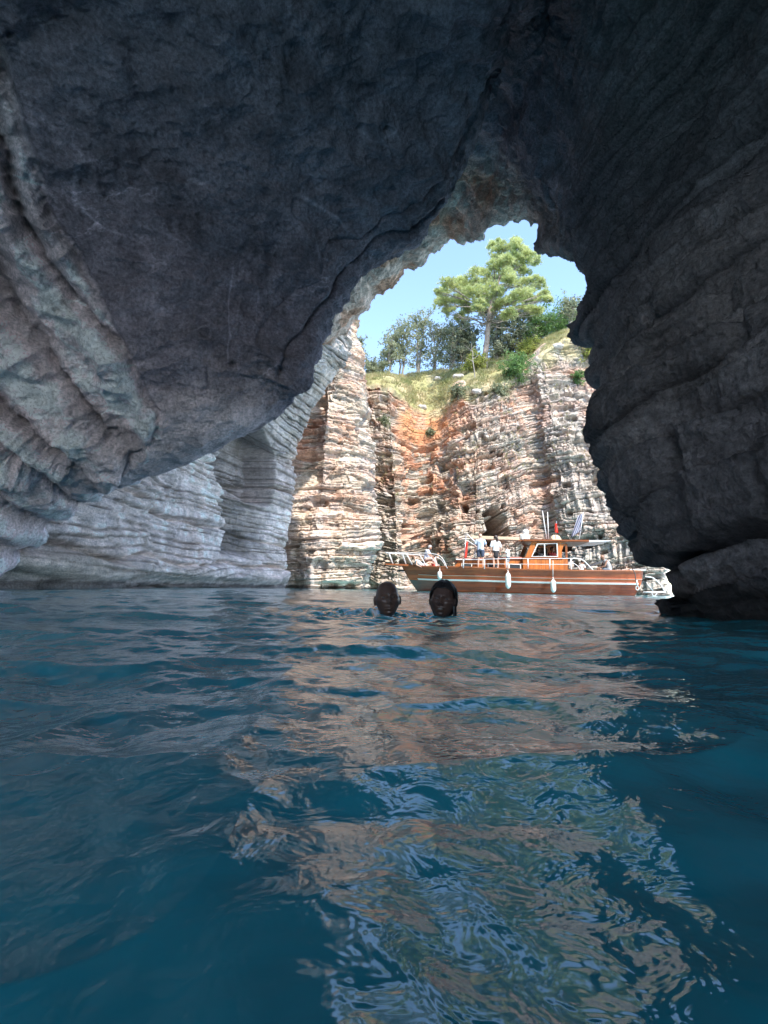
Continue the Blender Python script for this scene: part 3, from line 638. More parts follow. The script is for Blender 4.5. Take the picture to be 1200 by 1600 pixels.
TR = [  # base px,py, top px,py, width, leaf, dens, stems, low, label
 (553, 583, 551, 522, 36, 'o', .8, 2, .4, 'small sparse sapling beside the left rock pillar, leftmost on the hilltop'),
 (583, 586, 585, 556, 42, 'o', 1.2, 3, .2, 'low round grey-green bush just right of the leftmost sapling'),
 (606, 586, 604, 520, 42, 'o', .9, 3, .35, 'thin-stemmed grey-green tree standing third from the left on the crest'),
 (628, 586, 632, 502, 44, 'o', 1.0, 3, .35, 'airy grey-green tree with sky showing through, left of the taller thin tree'),
 (652, 584, 660, 490, 46, 'o', 1.1, 3, .35, 'taller airy grey-green tree midway between the sapling and the pine'),
 (680, 582, 684, 496, 46, 'd', 1.2, 3, .2, 'dark thin-leaved tree just below the left end of the pine crown'),
 (704, 580, 706, 500, 44, 'd', 1.6, 4, .1, 'dense dark tree under the left half of the pine crown'),
 (730, 577, 730, 496, 46, 'd', 1.8, 4, .05, 'dense dark tree directly left of the pine trunk'),
 (784, 568, 782, 488, 48, 'd', 1.8, 4, .05, 'dense dark tree directly right of the pine trunk'),
 (812, 556, 822, 474, 46, 'd', 1.4, 3, .2, 'dark tree behind the right edge of the pine crown'),
 (843, 536, 850, 484, 52, 'g', 2.0, 5, .05, 'round bluish-green bush right of the pine on the rim'),
 (880, 522, 886, 478, 66, 'g', 2.2, 5, .05, 'widest green bush at the top of the right-hand rim'),
 (892, 512, 893, 466, 38, 'o', .7, 3, .4, 'twiggy brownish shrub poking above the widest rim bush'),
 (922, 528, 924, 498, 44, 'g', 1.7, 4, .05, 'green bush half hidden behind the dark cave wall'),
]
LM = {'o': M_olive, 'd': M_dark, 'g': M_green, 'y': M_yel}
for k, (bx, by, tx, ty, wp, lf, de, st, lo, lab) in enumerate(TR):
    b = hill(bx, by); b[1] += .8 + (k % 3) * .5; b[2] = ground_z(b[0], b[1]) - .1
    nm = 'shrub' if 'bush' in lab or 'shrub' in lab else 'hilltop_tree'
    make_tree(nm, b, tx, ty, wp, LM[lf], M_bark2, lab, 'shrub' if nm == 'shrub' else 'tree', 40 + k, de, st, .12 if lf != 'g' else .10, lo)
SH = [(770, 612, 768, 586, 46, 'g', 'bright green bush on the slope below the pine, the lower of two'), (804, 592, 804, 562, 44, 'g', 'bright green bush on the slope right of the pine foot, the upper of two'),
      (783, 560, 783, 538, 40, 'y', 'yellow-green bush between the pine foot and the rock rim'), (742, 578, 742, 556, 34, 'y', 'small pale bush touching the left side of the pine foot'),
      (826, 556, 828, 530, 40, 'y', 'pale yellow-green bush where the slope meets the right rim'), (925, 556, 928, 534, 36, 'y', 'yellowish bush hugging the dark cave wall above the right cliff'),
      (903, 600, 903, 582, 16, 'g', 'tiny green plant growing alone on the bare right cliff face'), (716, 622, 716, 606, 26, 'o', 'small grey-green bush on the lower grass slope above the rubble'),
      (780, 618, 781, 603, 26, 'o', 'small grey bush on the rim right of the lower bright green bush'), (674, 682, 674, 668, 14, 'o', 'small tuft of leaves in the orange rubble chute'), (600, 664, 600, 652, 12, 'o', 'little plant on a ledge left of the orange chute')]
for k, (bx, by, tx, ty, wp, lf, lab) in enumerate(SH):
    b = hit(bx, by)
    make_tree('shrub', b, tx, ty, wp, LM[lf], M_bark2, lab, 'shrub', 80 + k, 1.5 if wp > 30 else .8, 5 if wp > 20 else 2, .085, .05, 'shrubs scattered on the slope and cliff')
# dead sapling
rng = np.random.default_rng(9); b = hill(742, 592)
root = empty('bare_sapling', b, 'leafless pale sapling leaning left of the pine trunk', 'tree'); tb = Tubes(6)
s = wob(np.array([0, 0, -.1]), at(737, 536, b[1]) - b, 8, .07, rng); tb.add(s, np.linspace(.06, .015, 8))
for k in (3, 4, 5, 6): tb.add(wob(s[k], s[k] + np.array([(-1) ** k * .7, rng.uniform(-.3, .3), .6]), 4, .03, rng), np.linspace(.025, .008, 4))
tb.build('trunk', M_bark2, root)

# grass on the slope ---------------------------------------------------
rng = np.random.default_rng(3)
nu, nw = HG.shape[:2]
gi = rng.integers(5, nu - 5, 20000); gj = rng.integers(0, 176, 20000)
C = HG[gi, gj] + rng.normal(size=(len(gi), 3)) * np.array([.12, .12, 0])
keep = (fbm(C[:, 0] * .7, C[:, 1] * .7, C[:, 2] * .7, 3, 700) > -.25) & (rng.uniform(size=len(C)) < sm(-4, 14, gj)) & (outc[gi, len(vv) + gj] < .4)
C = C[keep]; D = np.tile([0, -.15, 1.0], (len(C), 1)) + rng.normal(size=(len(C), 3)) * .25
V, F = tufts(C, D, rng, .34, .016, 7, .38)
# tufts clinging to ledges
li = rng.integers(20, nu - 20, 1500); lj = rng.integers(250, len(vv), 1500)
L_ = HB[li, lj]; kp = (fbm(L_[:, 0] * .6, L_[:, 1] * .6, L_[:, 2] * .6, 3, 705) > .12); L_ = L_[kp]
V2, F2 = tufts(L_ + np.array([0, -.05, 0]), np.tile([0, -.5, .9], (len(L_), 1)), rng, .22, .018, 8, .5)
g_ = tri_mesh('slope_grass', np.concatenate([V, V2]), np.concatenate([F, F2 + len(V)]), M_grass); tag(g_, 'green and straw coloured grass covering the slope above the cliff', 'grass', kind='stuff')
# boulders on the slope
M_stone = mat_rock('pale_boulder', .9, 2.0)
def boulder(base, r, seed, label, squash=.6):
    n, m2 = 40, 22
    th_, ph = np.meshgrid(np.linspace(0, 2 * math.pi, n, endpoint=False), np.linspace(0.02, math.pi - .02, m2), indexing='ij')
    P = np.stack([np.sin(ph) * np.cos(th_), np.sin(ph) * np.sin(th_), np.cos(ph)], -1)
    P = np.sign(P) * np.abs(P) ** .75
    P *= (1 + .28 * fbm(P[..., 0] * 1.5, P[..., 1] * 1.5, P[..., 2] * 1.5, 4, seed)[..., None]); P *= np.array([1.2, .8, squash]) * r
    c = np.array([.55, .5, .45]) * (1 + .2 * fbm(P[..., 0] * 4, P[..., 1] * 4, P[..., 2] * 4, 3, seed + 5)[..., None])
    o = grid_mesh('boulder', P, [M_stone], c, closed=True); o.location = base + np.array([0, 0, r * squash * .3]); o['label'] = label; o['category'] = 'boulder'; o['group'] = 'loose boulders on the slope'
for (x, y, r, l) in ((659, 638, .38, 'square grey boulder sitting at the top of the orange rubble'), (686, 594, .42, 'pale flat boulder in the middle of the grass slope'), (716, 590, .40, 'brownish boulder between the pale flat one and the pine'), (872, 548, .4, 'grey boulder on the rim under the widest bush'), (560, 601, .3, 'boulder at the left edge of the grass beside the pillar'), (745, 612, .33, 'boulder on the rim directly under the pine')):
    boulder(hill(x, y), r, int(x), l)
# ------------------------------------------------------------------ the wooden boat
BO = np.array([0.05, 27.0, 0.0]); BE = np.array([13.25, 25.35, 0.0])
BRZ = math.atan2(BE[1] - BO[1], BE[0] - BO[0])
ex = np.array([math.cos(BRZ), math.sin(BRZ), 0]); ey = np.array([-math.sin(BRZ), math.cos(BRZ), 0])
BO = BO.copy()
def bl2w(x, y, z): return BO + ex * x + ey * y + np.array([0, 0, z])
def bx(px, y=0.0, z=1.2):
    lo, hi = -3.0, 17.0
    for _ in range(40):
        m_ = (lo + hi) / 2
        if proj(bl2w(m_, y, z))[0] < px: lo = m_
        else: hi = m_
    return m_
def bz(py, x, y=0.0):
    lo, hi = -2.0, 8.0
    for _ in range(40):
        m_ = (lo + hi) / 2
        if proj(bl2w(x, y, m_))[1] > py: lo = m_
        else: hi = m_
    return m_
def bpt(px, py, y=0.0):
    x = bx(px, y, 1.2)
    for _ in range(4): z = bz(py, x, y); x = bx(px, y, z)
    return np.array([x, y, z])

def wood_mat(name, c1, c2, rough=.35, plank=8.0, axis='z', coat=.12, seam=.6):
    mt, n, b, out = newmat(name)
    sc_ = {'z': (.35, 1, 6.0), 'x': (6.0, 6.0, .35)}[axis]
    v = coord(n, sc_); f = noise(n, v, 3.0, 6, .65, .4)
    c = mix(n, c1, c2, ramp(n, f, [(.32, 0.0), (.66, 1.0)]))
    tc = N(n, 'TexCoord'); sp = N(n, 'SeparateXYZ'); n.links.new(tc.outputs['Object'], sp.inputs[0])
    mm = N(n, 'Math', operation='MULTIPLY'); n.links.new(sp.outputs['Z' if axis == 'z' else 'X'], mm.inputs[0]); mm.inputs[1].default_value = plank
    fl = N(n, 'Math', operation='FLOOR'); n.links.new(mm.outputs[0], fl.inputs[0])
    fr_ = N(n, 'Math', operation='FRACT'); n.links.new(mm.outputs[0], fr_.inputs[0])
    wn = N(n, 'TexWhiteNoise', noise_dimensions='1D'); n.links.new(fl.outputs[0], wn.inputs['W'])
    c = mix(n, c, ramp(n, wn.outputs[0], [(0, .68), (1, 1.22)]), .8, 'MULTIPLY')
    sm_ = ramp(n, fr_.outputs[0], [(0, 0.0), (.07, 1.0), (.93, 1.0), (1, 0.0)])
    c = mix(n, c, ramp(n, sm_, [(0, .35), (1, 1.0)]), seam, 'MULTIPLY')
    v2 = coord(n); c = mix(n, c, ramp(n, noise(n, v2, 1.3, 5, .7), [(.3, .62), (.65, 1.12)]), .7, 'MULTIPLY')
    n.links.new(c, b.inputs['Base Color']); b.inputs['Roughness'].default_value = rough
    b.inputs['Coat Weight'].default_value = coat; b.inputs['Coat Roughness'].default_value = .2
    bump(n, b, sm_, .4, .01); return mt
def plain(name, c, rough=.5, metal=0.0, var=.25, sc=6.0, **kw):
    mt, n, b, out = newmat(name); v = coord(n)
    cc = mix(n, c, ramp(n, noise(n, v, sc, 5, .6), [(.3, .6), (.7, 1.15)]), var, 'MULTIPLY')
    n.links.new(cc, b.inputs['Base Color']); b.inputs['Roughness'].default_value = rough; b.inputs['Metallic'].default_value = metal
    for k_, v_ in kw.items(): b.inputs[k_.replace('_', ' ')].default_value = v_
    return mt
M_hull = wood_mat('varnished_hull_planks', (.20, .032, .010), (.35, .068, .018), .4, 7.0)
M_hull2 = wood_mat('varnished_upper_planks', (.36, .066, .016), (.54, .125, .030), .38, 4.5)
M_cab = wood_mat('varnished_cabin_planks', (.42, .125, .035), (.60, .21, .055), .32, 5.5, 'x')
M_trim = wood_mat('dark_varnished_trim', (.27, .085, .035), (.38, .13, .05), .3, .5)
M_deck = wood_mat('teak_deck', (.30, .20, .13), (.42, .30, .20), .7, 9.0, 'x', 0)
M_white = plain('white_paint', (.78, .77, .74), .4)
M_tube = plain('white_enamelled_tube', (.80, .80, .80), .3, 0, .1)
M_steel = plain('steel', (.6, .6, .62), .3, .9, .1)
M_canvas = plain('beige_canvas', (.62, .52, .38), .9)
M_grey = plain('pale_grey_awning', (.62, .64, .66), .8)
M_red = plain('red_cloth', (.72, .05, .03), .8)
M_rope = plain('white_rope', (.70, .68, .64), .9, sc=40)
M_dkrope = plain('dark_rope', (.10, .08, .07), .9)
M_fender = plain('white_fender_vinyl', (.76, .76, .72), .45, 0, .35)
M_black = plain('black_rubber', (.03, .03, .03), .6)
mt, n, b, out = newmat('window_glass'); M_glass = mt
b.inputs['Base Color'].default_value = (.75, .80, .82, 1); b.inputs['Roughness'].default_value = .03; b.inputs['Transmission Weight'].default_value = 1.0; b.inputs['IOR'].default_value = 1.1
b.inputs['Specular IOR Level'].default_value = .9
M_dkglass = plain('dark_porthole_glass', (.05, .06, .07), .08)
# hull wood turning dark grey-green towards the bow
n = M_hull.node_tree; b = [x for x in n.nodes if x.type == 'BSDF_PRINCIPLED'][0]; src = b.inputs['Base Color'].links[0].from_socket
tc = N(n, 'TexCoord'); sp = N(n, 'SeparateXYZ'); n.links.new(tc.outputs['Object'], sp.inputs[0])
ad = N(n, 'Math', operation='MULTIPLY_ADD'); n.links.new(noise(n, coord(n), 1.5, 4), ad.inputs[0]); ad.inputs[1].default_value = 1.6; n.links.new(sp.outputs['X'], ad.inputs[2])
wm = N(n, 'MapRange'); n.links.new(ad.outputs[0], wm.inputs[0]); wm.inputs[1].default_value = 2.4; wm.inputs[2].default_value = 4.6; wm.inputs[3].default_value = .85; wm.inputs[4].default_value = 0
n.links.new(mix(n, src, (.085, .095, .09), wm.outputs[0]), b.inputs['Base Color'])

boat = empty('wooden_tour_boat', BO, 'long varnished wooden tour boat with wheelhouse and white bow railing near the cliff', 'boat', rz=BRZ)
class MB:
    def __init__(s): s.bm = bmesh.new()
    def box(s, x0, x1, y0, y1, z0, z1, bev=0.0, mat=0):
        vs = [s.bm.verts.new((x, y, z)) for x in (x0, x1) for y in (y0, y1) for z in (z0, z1)]
        fs = [(0, 1, 3, 2), (4, 6, 7, 5), (0, 4, 5, 1), (2, 3, 7, 6), (0, 2, 6, 4), (1, 5, 7, 3)]
        f = [s.bm.faces.new([vs[i] for i in q]) for q in fs]
        if bev: bmesh.ops.bevel(s.bm, geom=list({e for q in f for e in q.edges}), offset=bev, segments=2, affect='EDGES')
    def hexa(s, b4, t4, bev=0.0):
        v = [s.bm.verts.new(p) for p in list(b4) + list(t4)]
        f = [s.bm.faces.new([v[i] for i in q]) for q in ((3, 2, 1, 0), (4, 5, 6, 7), (0, 1, 5, 4), (1, 2, 6, 5), (2, 3, 7, 6), (3, 0, 4, 7))]
        if bev: bmesh.ops.bevel(s.bm, geom=list({e for q in f for e in q.edges}), offset=bev, segments=2, affect='EDGES')
    def tube(s, pts, r, n=8, cap=True):
        pts = np.asarray(pts, float); k = len(pts); r = np.broadcast_to(r, (k,)); t = np.gradient(pts, axis=0); t /= np.linalg.norm(t, axis=1, keepdims=True) + 1e-9
        ref = np.array([0, 0, 1.0]) if abs(t.mean(0)[2]) < .85 * np.linalg.norm(t.mean(0)) + 1e-9 else np.array([0, 1.0, 0])
        rings = []
        for i in range(k):
            a = np.cross(t[i], ref); a /= np.linalg.norm(a) + 1e-9; c_ = np.cross(t[i], a)
            rings.append([s.bm.verts.new(pts[i] + r[i] * (math.cos(q) * a + math.sin(q) * c_)) for q in np.arange(n) / n * 2 * math.pi])
        for i in range(k - 1):
            for j in range(n): s.bm.faces.new((rings[i][j], rings[i][(j + 1) % n], rings[i + 1][(j + 1) % n], rings[i + 1][j])).smooth = True
        if cap: s.bm.faces.new(rings[0][::-1]); s.bm.faces.new(rings[-1])
    def prism(s, poly, y0, y1):
        a = [s.bm.verts.new((p[0], y0, p[1])) for p in poly]; c_ = [s.bm.verts.new((p[0], y1, p[1])) for p in poly]; n = len(poly)
        s.bm.faces.new(a); s.bm.faces.new(c_[::-1])
        for i in range(n): s.bm.faces.new((a[i], c_[i], c_[(i + 1) % n], a[(i + 1) % n]))
    def lathe(s, prof, c=(0, 0, 0), n=20, sq=(1, 1)):
        rings = [[s.bm.verts.new((c[0] + r * sq[0] * math.cos(q), c[1] + r * sq[1] * math.sin(q), c[2] + z)) for q in np.arange(n) / n * 2 * math.pi] for r, z in prof]
        for i in range(len(rings) - 1):
            for j in range(n): s.bm.faces.new((rings[i][j], rings[i][(j + 1) % n], rings[i + 1][(j + 1) % n], rings[i + 1][j])).smooth = True
        s.bm.faces.new(rings[0][::-1]); s.bm.faces.new(rings[-1])
    def build(s, name, mt, parent=None, label=None):
        bmesh.ops.recalc_face_normals(s.bm, faces=s.bm.faces[:])
        me = bpy.data.meshes.new(name); s.bm.to_mesh(me); s.bm.free(); me.materials.append(mt)
        o = bpy.data.objects.new(name, me); COL.objects.link(o); o.parent = parent
        if label: o['label'] = label
        return o
def curve(pts, n=24):
    pts = np.asarray(pts, float); k = len(pts); t = np.linspace(0, k - 1, n); out = []
    for q in t:
        i = min(int(q), k - 2); f = q - i; p0, p1, p2, p3 = pts[max(i - 1, 0)], pts[i], pts[i + 1], pts[min(i + 2, k - 1)]
        out.append(.5 * ((2 * p1) + (p2 - p0) * f + (2 * p0 - 5 * p1 + 4 * p2 - p3) * f * f + (3 * p1 - p0 - 3 * p2 + p3) * f ** 3))
    return np.array(out)

XB = bx(627, 0, 1.4); XS = bx(1008, -1.4, 1.2)
ZB = bz(883, XB, 0); ZM = bz(889, bx(800, -1.9), -1.9); ZS = bz(892.5, XS, -1.4)
def sheer(u): return np.interp(u, [0, .12, .3, .5, .75, 1], [ZB + .02, ZB - .09, (ZB + ZM) / 2 - .02, ZM, ZM - .01, ZS + .03])
def halfb(u): return 1.92 * np.interp(u, [0, .02, .06, .12, .2, .32, .5, .75, .9, .97, 1], [.0, .10, .27, .48, .70, .90, 1.0, .98, .86, .74, .62])
XW = bx(652, 0, 0)
def hullp(u, h, side=-1, off=0.0):
    """u along, h height fraction (1 sheer .. 0 waterline .. negative below)"""
    s_ = sheer(u); z = h * s_
    xs = XB + (XW - XB) * (1 - np.clip(h, -.5, 1)) ** 1.2 if h <= 1 else XB
    xe = XS - .12 * (1 - h) - .45 * max(0, (.55 - h)) ** 1.3
    x = xs + (xe - xs) * u
    hh = np.clip((h + .4) / 1.4, 0, 1)
    y = halfb(u) * (.30 + .70 * hh ** (.55 if .15 < u else .8)) if u > .15 else halfb(u) * (.30 * u / .15 + (1 - .30 * u / .15) * hh ** .8)
    return np.array([x, side * (y + off), z])
US = np.concatenate([np.linspace(0, .12, 16, endpoint=False), np.linspace(.12, .9, 46, endpoint=False), np.linspace(.9, 1, 12)])
HS = np.concatenate([np.linspace(1, 0, 15), [-.12, -.25, -.4]])
bm = bmesh.new(); grids = []
for side in (-1, 1):
    G = [[bm.verts.new(hullp(u, h, side)) for h in HS] for u in US]; grids.append(G)
    for i in range(len(US) - 1):
        for j in range(len(HS) - 1):
            q = (G[i][j], G[i][j + 1], G[i + 1][j + 1], G[i + 1][j]); f = bm.faces.new(q if side < 0 else q[::-1]); f.smooth = True
            f.material_index = 1 if HS[j] > .46 else 0
# rounded stern
ns = 9
prev = grids[0][-1]
for k in range(1, ns + 1):
    t = k / ns
    if k < ns:
        cur = []
        for j, h in enumerate(HS):
            a = np.array(grids[0][-1][j].co); c_ = np.array(grids[1][-1][j].co); p = a * (1 - t) + c_ * t; p[0] += .22 * math.sin(t * math.pi) * max(.2, h); cur.append(bm.verts.new(p))
    else: cur = grids[1][-1]
    for j in range(len(HS) - 1):
        f = bm.faces.new((prev[j], prev[j + 1], cur[j + 1], cur[j])); f.smooth = True; f.material_index = 1 if HS[j] > .46 else 0
    prev = cur
bmesh.ops.remove_doubles(bm, verts=bm.verts[:], dist=.0005)
me = bpy.data.meshes.new('hull'); bm.to_mesh(me); bm.free(); me.materials.append(M_hull); me.materials.append(M_hull2)
hull = bpy.data.objects.new('hull', me); COL.objects.link(hull); hull.parent = boat
def strip(name, h, hw, off, mt, u0=0.0, u1=1.0, side=(-1, 1)):
    b_ = MB()
    for sd_ in side:
        uu_ = np.linspace(u0, u1, 60); pr = None
        for u in uu_:
            s_ = sheer(u); dh = hw / s_
            a = hullp(u, h + dh, sd_, .0); c_ = hullp(u, h - dh, sd_, .0); a2 = hullp(u, h + dh * .8, sd_, off); c2 = hullp(u, h - dh * .8, sd_, off)
            r_ = [b_.bm.verts.new(p) for p in (a, a2, c2, c_)]
            if pr:
                for q in range(3): b_.bm.faces.new((pr[q], pr[q + 1], r_[q + 1], r_[q]))
            else: b_.bm.faces.new(r_)
            pr = r_
        b_.bm.faces.new(pr[::-1])
    return b_.build(name, mt, boat)
strip('rub_rail', .475, .045, .06, M_white, .045, .985)
strip('rub_rail', .655, .018, .045, plain('pale_worn_rail', (.52, .36, .28), .5), .06, 1.0)
# cap rail along the sheer
b_ = MB()
for sd_ in (-1, 1):
    pr = None
    for u in np.linspace(0, 1, 70):
        p = hullp(u, 1.0, sd_); o_ = hullp(u, 1.0, sd_, .05); ins = p.copy(); ins[1] -= sd_ * min(.1, abs(p[1]))
        r_ = [b_.bm.verts.new(q) for q in (o_ - [0, 0, .035], o_ + [0, 0, .02], ins + [0, 0, .02], ins - [0, 0, .035])]
        if pr:
            for q in range(4): b_.bm.faces.new((pr[q], pr[(q + 1) % 4], r_[(q + 1) % 4], r_[q]))
        else: b_.bm.faces.new(r_)
        pr = r_
    b_.bm.faces.new(pr[::-1])
b_.build('cap_rail', M_trim, boat)
bm = bmesh.new(); L_, R_ = [], []
for u in US: p = hullp(u, .93, -1); q = hullp(u, .93, 1); L_.append(bm.verts.new(p)); R_.append(bm.verts.new(q))
for i in range(len(US) - 1):
    try: bm.faces.new((L_[i], L_[i + 1], R_[i + 1], R_[i]))
    except ValueError: pass
me = bpy.data.meshes.new('deck'); bm.to_mesh(me); bm.free(); me.materials.append(M_deck); o = bpy.data.objects.new('deck', me); COL.objects.link(o); o.parent = boat
DZ = lambda u: sheer(u) * .93
# bowsprit platform
x0 = bx(603, 0, 1.5)
b_ = MB(); b_.hexa([(x0, -.22, ZB - .02), (XB + 1.0, -.5, ZB - .10), (XB + 1.0, .5, ZB - .10), (x0, .22, ZB - .02)], [(x0, -.22, ZB + .07), (XB + 1.0, -.5, ZB + .02), (XB + 1.0, .5, ZB + .02), (x0, .22, ZB + .07)], .01); b_.build('bowsprit_platform', M_trim, boat)
b_ = MB(); b_.tube([(XB + .15, 0, ZB - .3), (XB - .12, 0, ZB - .28)], .05); b_.lathe([(.02, -.06), (.07, -.03), (.07, .03), (.02, .06)], (XB - .12, 0, ZB - .3), 10); b_.build('anchor_roller', M_black, boat)
# pulpit railing (white, posts raked forward)
b_ = MB()
zt = bz(864, bx(640, -.6), -.6)
for sd_ in (-1, 1):
    e = bpt(684, 867, -1.25); 
    P_ = [(x0 - .05, 0, zt + .06), (x0 + .1, sd_ * .26, zt + .04), (bx(640, -.6), sd_ * .62, zt), (e[0], sd_ * 1.25, e[2]), (bpt(699, 886, -1.35)[0], sd_ * 1.4, DZ(.16))]
    b_.tube(curve(P_, 34), .018)
    for px0, px1 in ((606, 613), (627, 634), (634, 645), (655, 668), (668, 690)):
        tx = bx(px0, -.5, zt); fx = bx(px1, -.7, ZB); yt = np.interp(tx, [p[0] for p in P_[:4]], [abs(p[1]) for p in P_[:4]]); uf = np.clip((fx - XB) / (XS - XB), .0, 1)
        b_.tube([(tx, sd_ * yt, np.interp(tx, [P_[0][0], P_[2][0], P_[3][0]], [zt + .05, zt, e[2]])), (fx, sd_ * max(.2, halfb(uf) * .9), DZ(uf) + .03)], .014, 6)
b_.build('bow_railing', M_tube, boat)
# trunk cabin
y1 = 1.12
xa, xb_ = bx(707, -y1, 1.2), bx(817, -1.25, 1.2); zt0 = bz(875, bx(716, -y1), -y1); zt1 = bz(873, xb_, -y1); zd = ZM * .93 - .02
b_ = MB(); b_.hexa([(xa, -y1, zd + .02), (xb_, -y1, zd), (xb_, y1, zd), (xa, y1, zd + .02)], [(xa + .3, -y1 + .04, zt0), (xb_, -y1 + .04, zt1), (xb_, y1 - .04, zt1), (xa + .3, y1 - .04, zt0)], .03)
tcab = b_.build('trunk_cabin', M_cab, boat)
b_ = MB(); b_.hexa([(xa + .15, -y1 - .06, zt0 + .001), (xb_ - .004, -y1 - .06, zt1 + .001), (xb_ - .004, y1 + .06, zt1 + .001), (xa + .15, y1 + .06, zt0 + .001)], [(xa + .4, -y1 + .0, zt0 + .09), (xb_ - .004, -y1, zt1 + .09), (xb_ - .004, y1, zt1 + .09), (xa + .4, y1, zt0 + .09)], .02); b_.build('trunk_roof', plain('dull_red_deck_paint', (.36, .09, .06), .5), tcab)
b_ = MB(); b_.box(xa + .18, bx(757, -y1), -y1 - .085, -y1 - .06, zt0 + .0, zt0 + .06, .006); b_.build('white_edge', M_white, tcab)
def window(p0, p1, p2, p3, y, parent, fw=.035, glass=M_dkglass, name='window', rs=True):
    """quad of px corners (tl,tr,br,bl) at depth y on the camera side"""
    c_ = [bpt(*p, y) for p in (p0, p1, p2, p3)]; f = MB(); cc = sum(c_) / 4
    inn = [q + (cc - q) / np.linalg.norm(cc - q) * fw * 1.5 for q in c_]
    for i in range(4):
        a, b2, c2, d2 = c_[i], c_[(i + 1) % 4], inn[(i + 1) % 4], inn[i]; dy = np.array([0, .03, 0])
        f.hexa([a - dy, b2 - dy, c2 - dy, d2 - dy], [a + dy, b2 + dy, c2 + dy, d2 + dy])
    fo = f.build(name, M_white, parent)
    g = MB(); dy = np.array([0, .005, 0]); g.hexa([q - dy for q in inn], [q + dy for q in inn]); g.build('pane', glass, fo)
    return fo, c_, inn
for a in (((721, 880), (738, 881), (737, 889), (721, 888)), ((762, 880), (778, 881), (778, 890), (762, 889)), ((795, 881), (814, 882), (814, 892), (795, 891))):
    window(*a, -y1 - .045, tcab)
# wheelhouse
y2 = 1.28
xw0, xw1 = bx(817, -y2, 1.2), bx(888, -y2, 1.2); zw = bz(872.5, xw0, -y2)
b_ = MB(); b_.box(xw0, xw1, -y2, y2, zd - .05, zw, .015); wh = b_.build('wheelhouse_base', M_cab, boat)
b_ = MB(); b_.box(xw0 - .04, bx(880, -y2), -y2 - .05, y2 + .05, zw + .002, zw + .045, .01); b_.build('sill_moulding', M_trim, wh)
zr0 = bz(846.5, bx(832, -y2), -y2); zr1 = bz(847, bx(888, -y2), -y2)
for sd_ in (-1, 1):
    yy = sd_ * y2
    P_ = lambda px, py: bpt(px, py, -y2)[[0, 2]]
    b_ = MB()
    for poly in ([P_(820, 872), P_(829.5, 872), P_(838, 849.5), P_(831, 846.5)], [P_(831, 846.6), P_(838, 849.6), P_(872, 849.6), P_(888, 846.6)], [P_(871, 872), P_(878, 872), P_(878, 849.6), P_(871.6, 849.6)], [P_(829.6, 872), P_(871, 872), P_(871, 869.8), P_(830.4, 869.8)],
                 [P_(878, 849.6), P_(878, 860), P_(880, 854), P_(884, 850.5), P_(888, 849.4)]):
        b_.prism(poly, yy - sd_ * .0, yy - sd_ * .07)
    b_.build('wheelhouse_side', M_cab, boat)
    b_ = MB(); a, c_ = P_(885.5, 871.8), P_(885.5, 849.4); b_.box(a[0] - .05, a[0] + .05, yy - .05 if sd_ > 0 else yy, yy if sd_ > 0 else yy + .05, a[1], c_[1]); b_.build('rear_post', M_trim, boat)
fo, c_, inn = window((839, 849.5), (871, 848.6), (872, 870), (830, 870), -y2 - .03, boat, .04, M_glass, 'side_window')
p = bpt(851, 860, -y2 - .03); b_ = MB(); b_.box(p[0] - .025, p[0] + .025, -y2 - .055, -y2 - .005, c_[3][2] + .02, c_[0][2] - .02); b_.build('mullion', M_white, fo)
p0, p1 = bpt(822, 872, -y2), bpt(832, 847, -y2); b_ = MB()
for ya, yb in ((-y2 + .07, -.03), (.03, y2 - .07)): b_.hexa([(p0[0], ya, zw + .06), (p0[0], yb, zw + .06), (p1[0], yb, zr0 - .06), (p1[0], ya, zr0 - .06)], [(p0[0] + .02, ya, zw + .06), (p0[0] + .02, yb, zw + .06), (p1[0] + .02, yb, zr0 - .06), (p1[0] + .02, ya, zr0 - .06)])
b_.build('windscreen', M_glass, boat)
b_ = MB(); b_.box(bx(818, -1.4, 2.6), bx(921, -1.4, 2.6), -1.42, 1.42, zr0, zr0 + .11, .03); roof = b_.build('roof', M_trim, boat)
b_ = MB(); b_.box(bx(811, -1.4, 2.6), bx(820, -1.4, 2.6), -1.2, 1.2, zr0 + .03, zr0 + .09, .02); b_.build('visor', M_trim, roof)
b_ = MB(); xq = bx(921, -1.4, 2.6); xr_ = bx(955, -1.4, 2.6); b_.hexa([(xq, -1.35, zr0 - .0), (xr_, -1.35, zr0 + .06), (xr_, 1.35, zr0 + .06), (xq, 1.35, zr0)], [(xq, -1.35, zr0 + .10), (xr_, -1.35, zr0 + .10), (xr_, 1.35, zr0 + .10), (xq, 1.35, zr0 + .10)]); b_.build('awning', M_grey, roof)
b_ = MB(); b_.box(bx(832, 0), bx(870, 0), y2 - .2, y2 - .1, zw, zw + .3); b_.build('helm_bench', M_trim, boat)
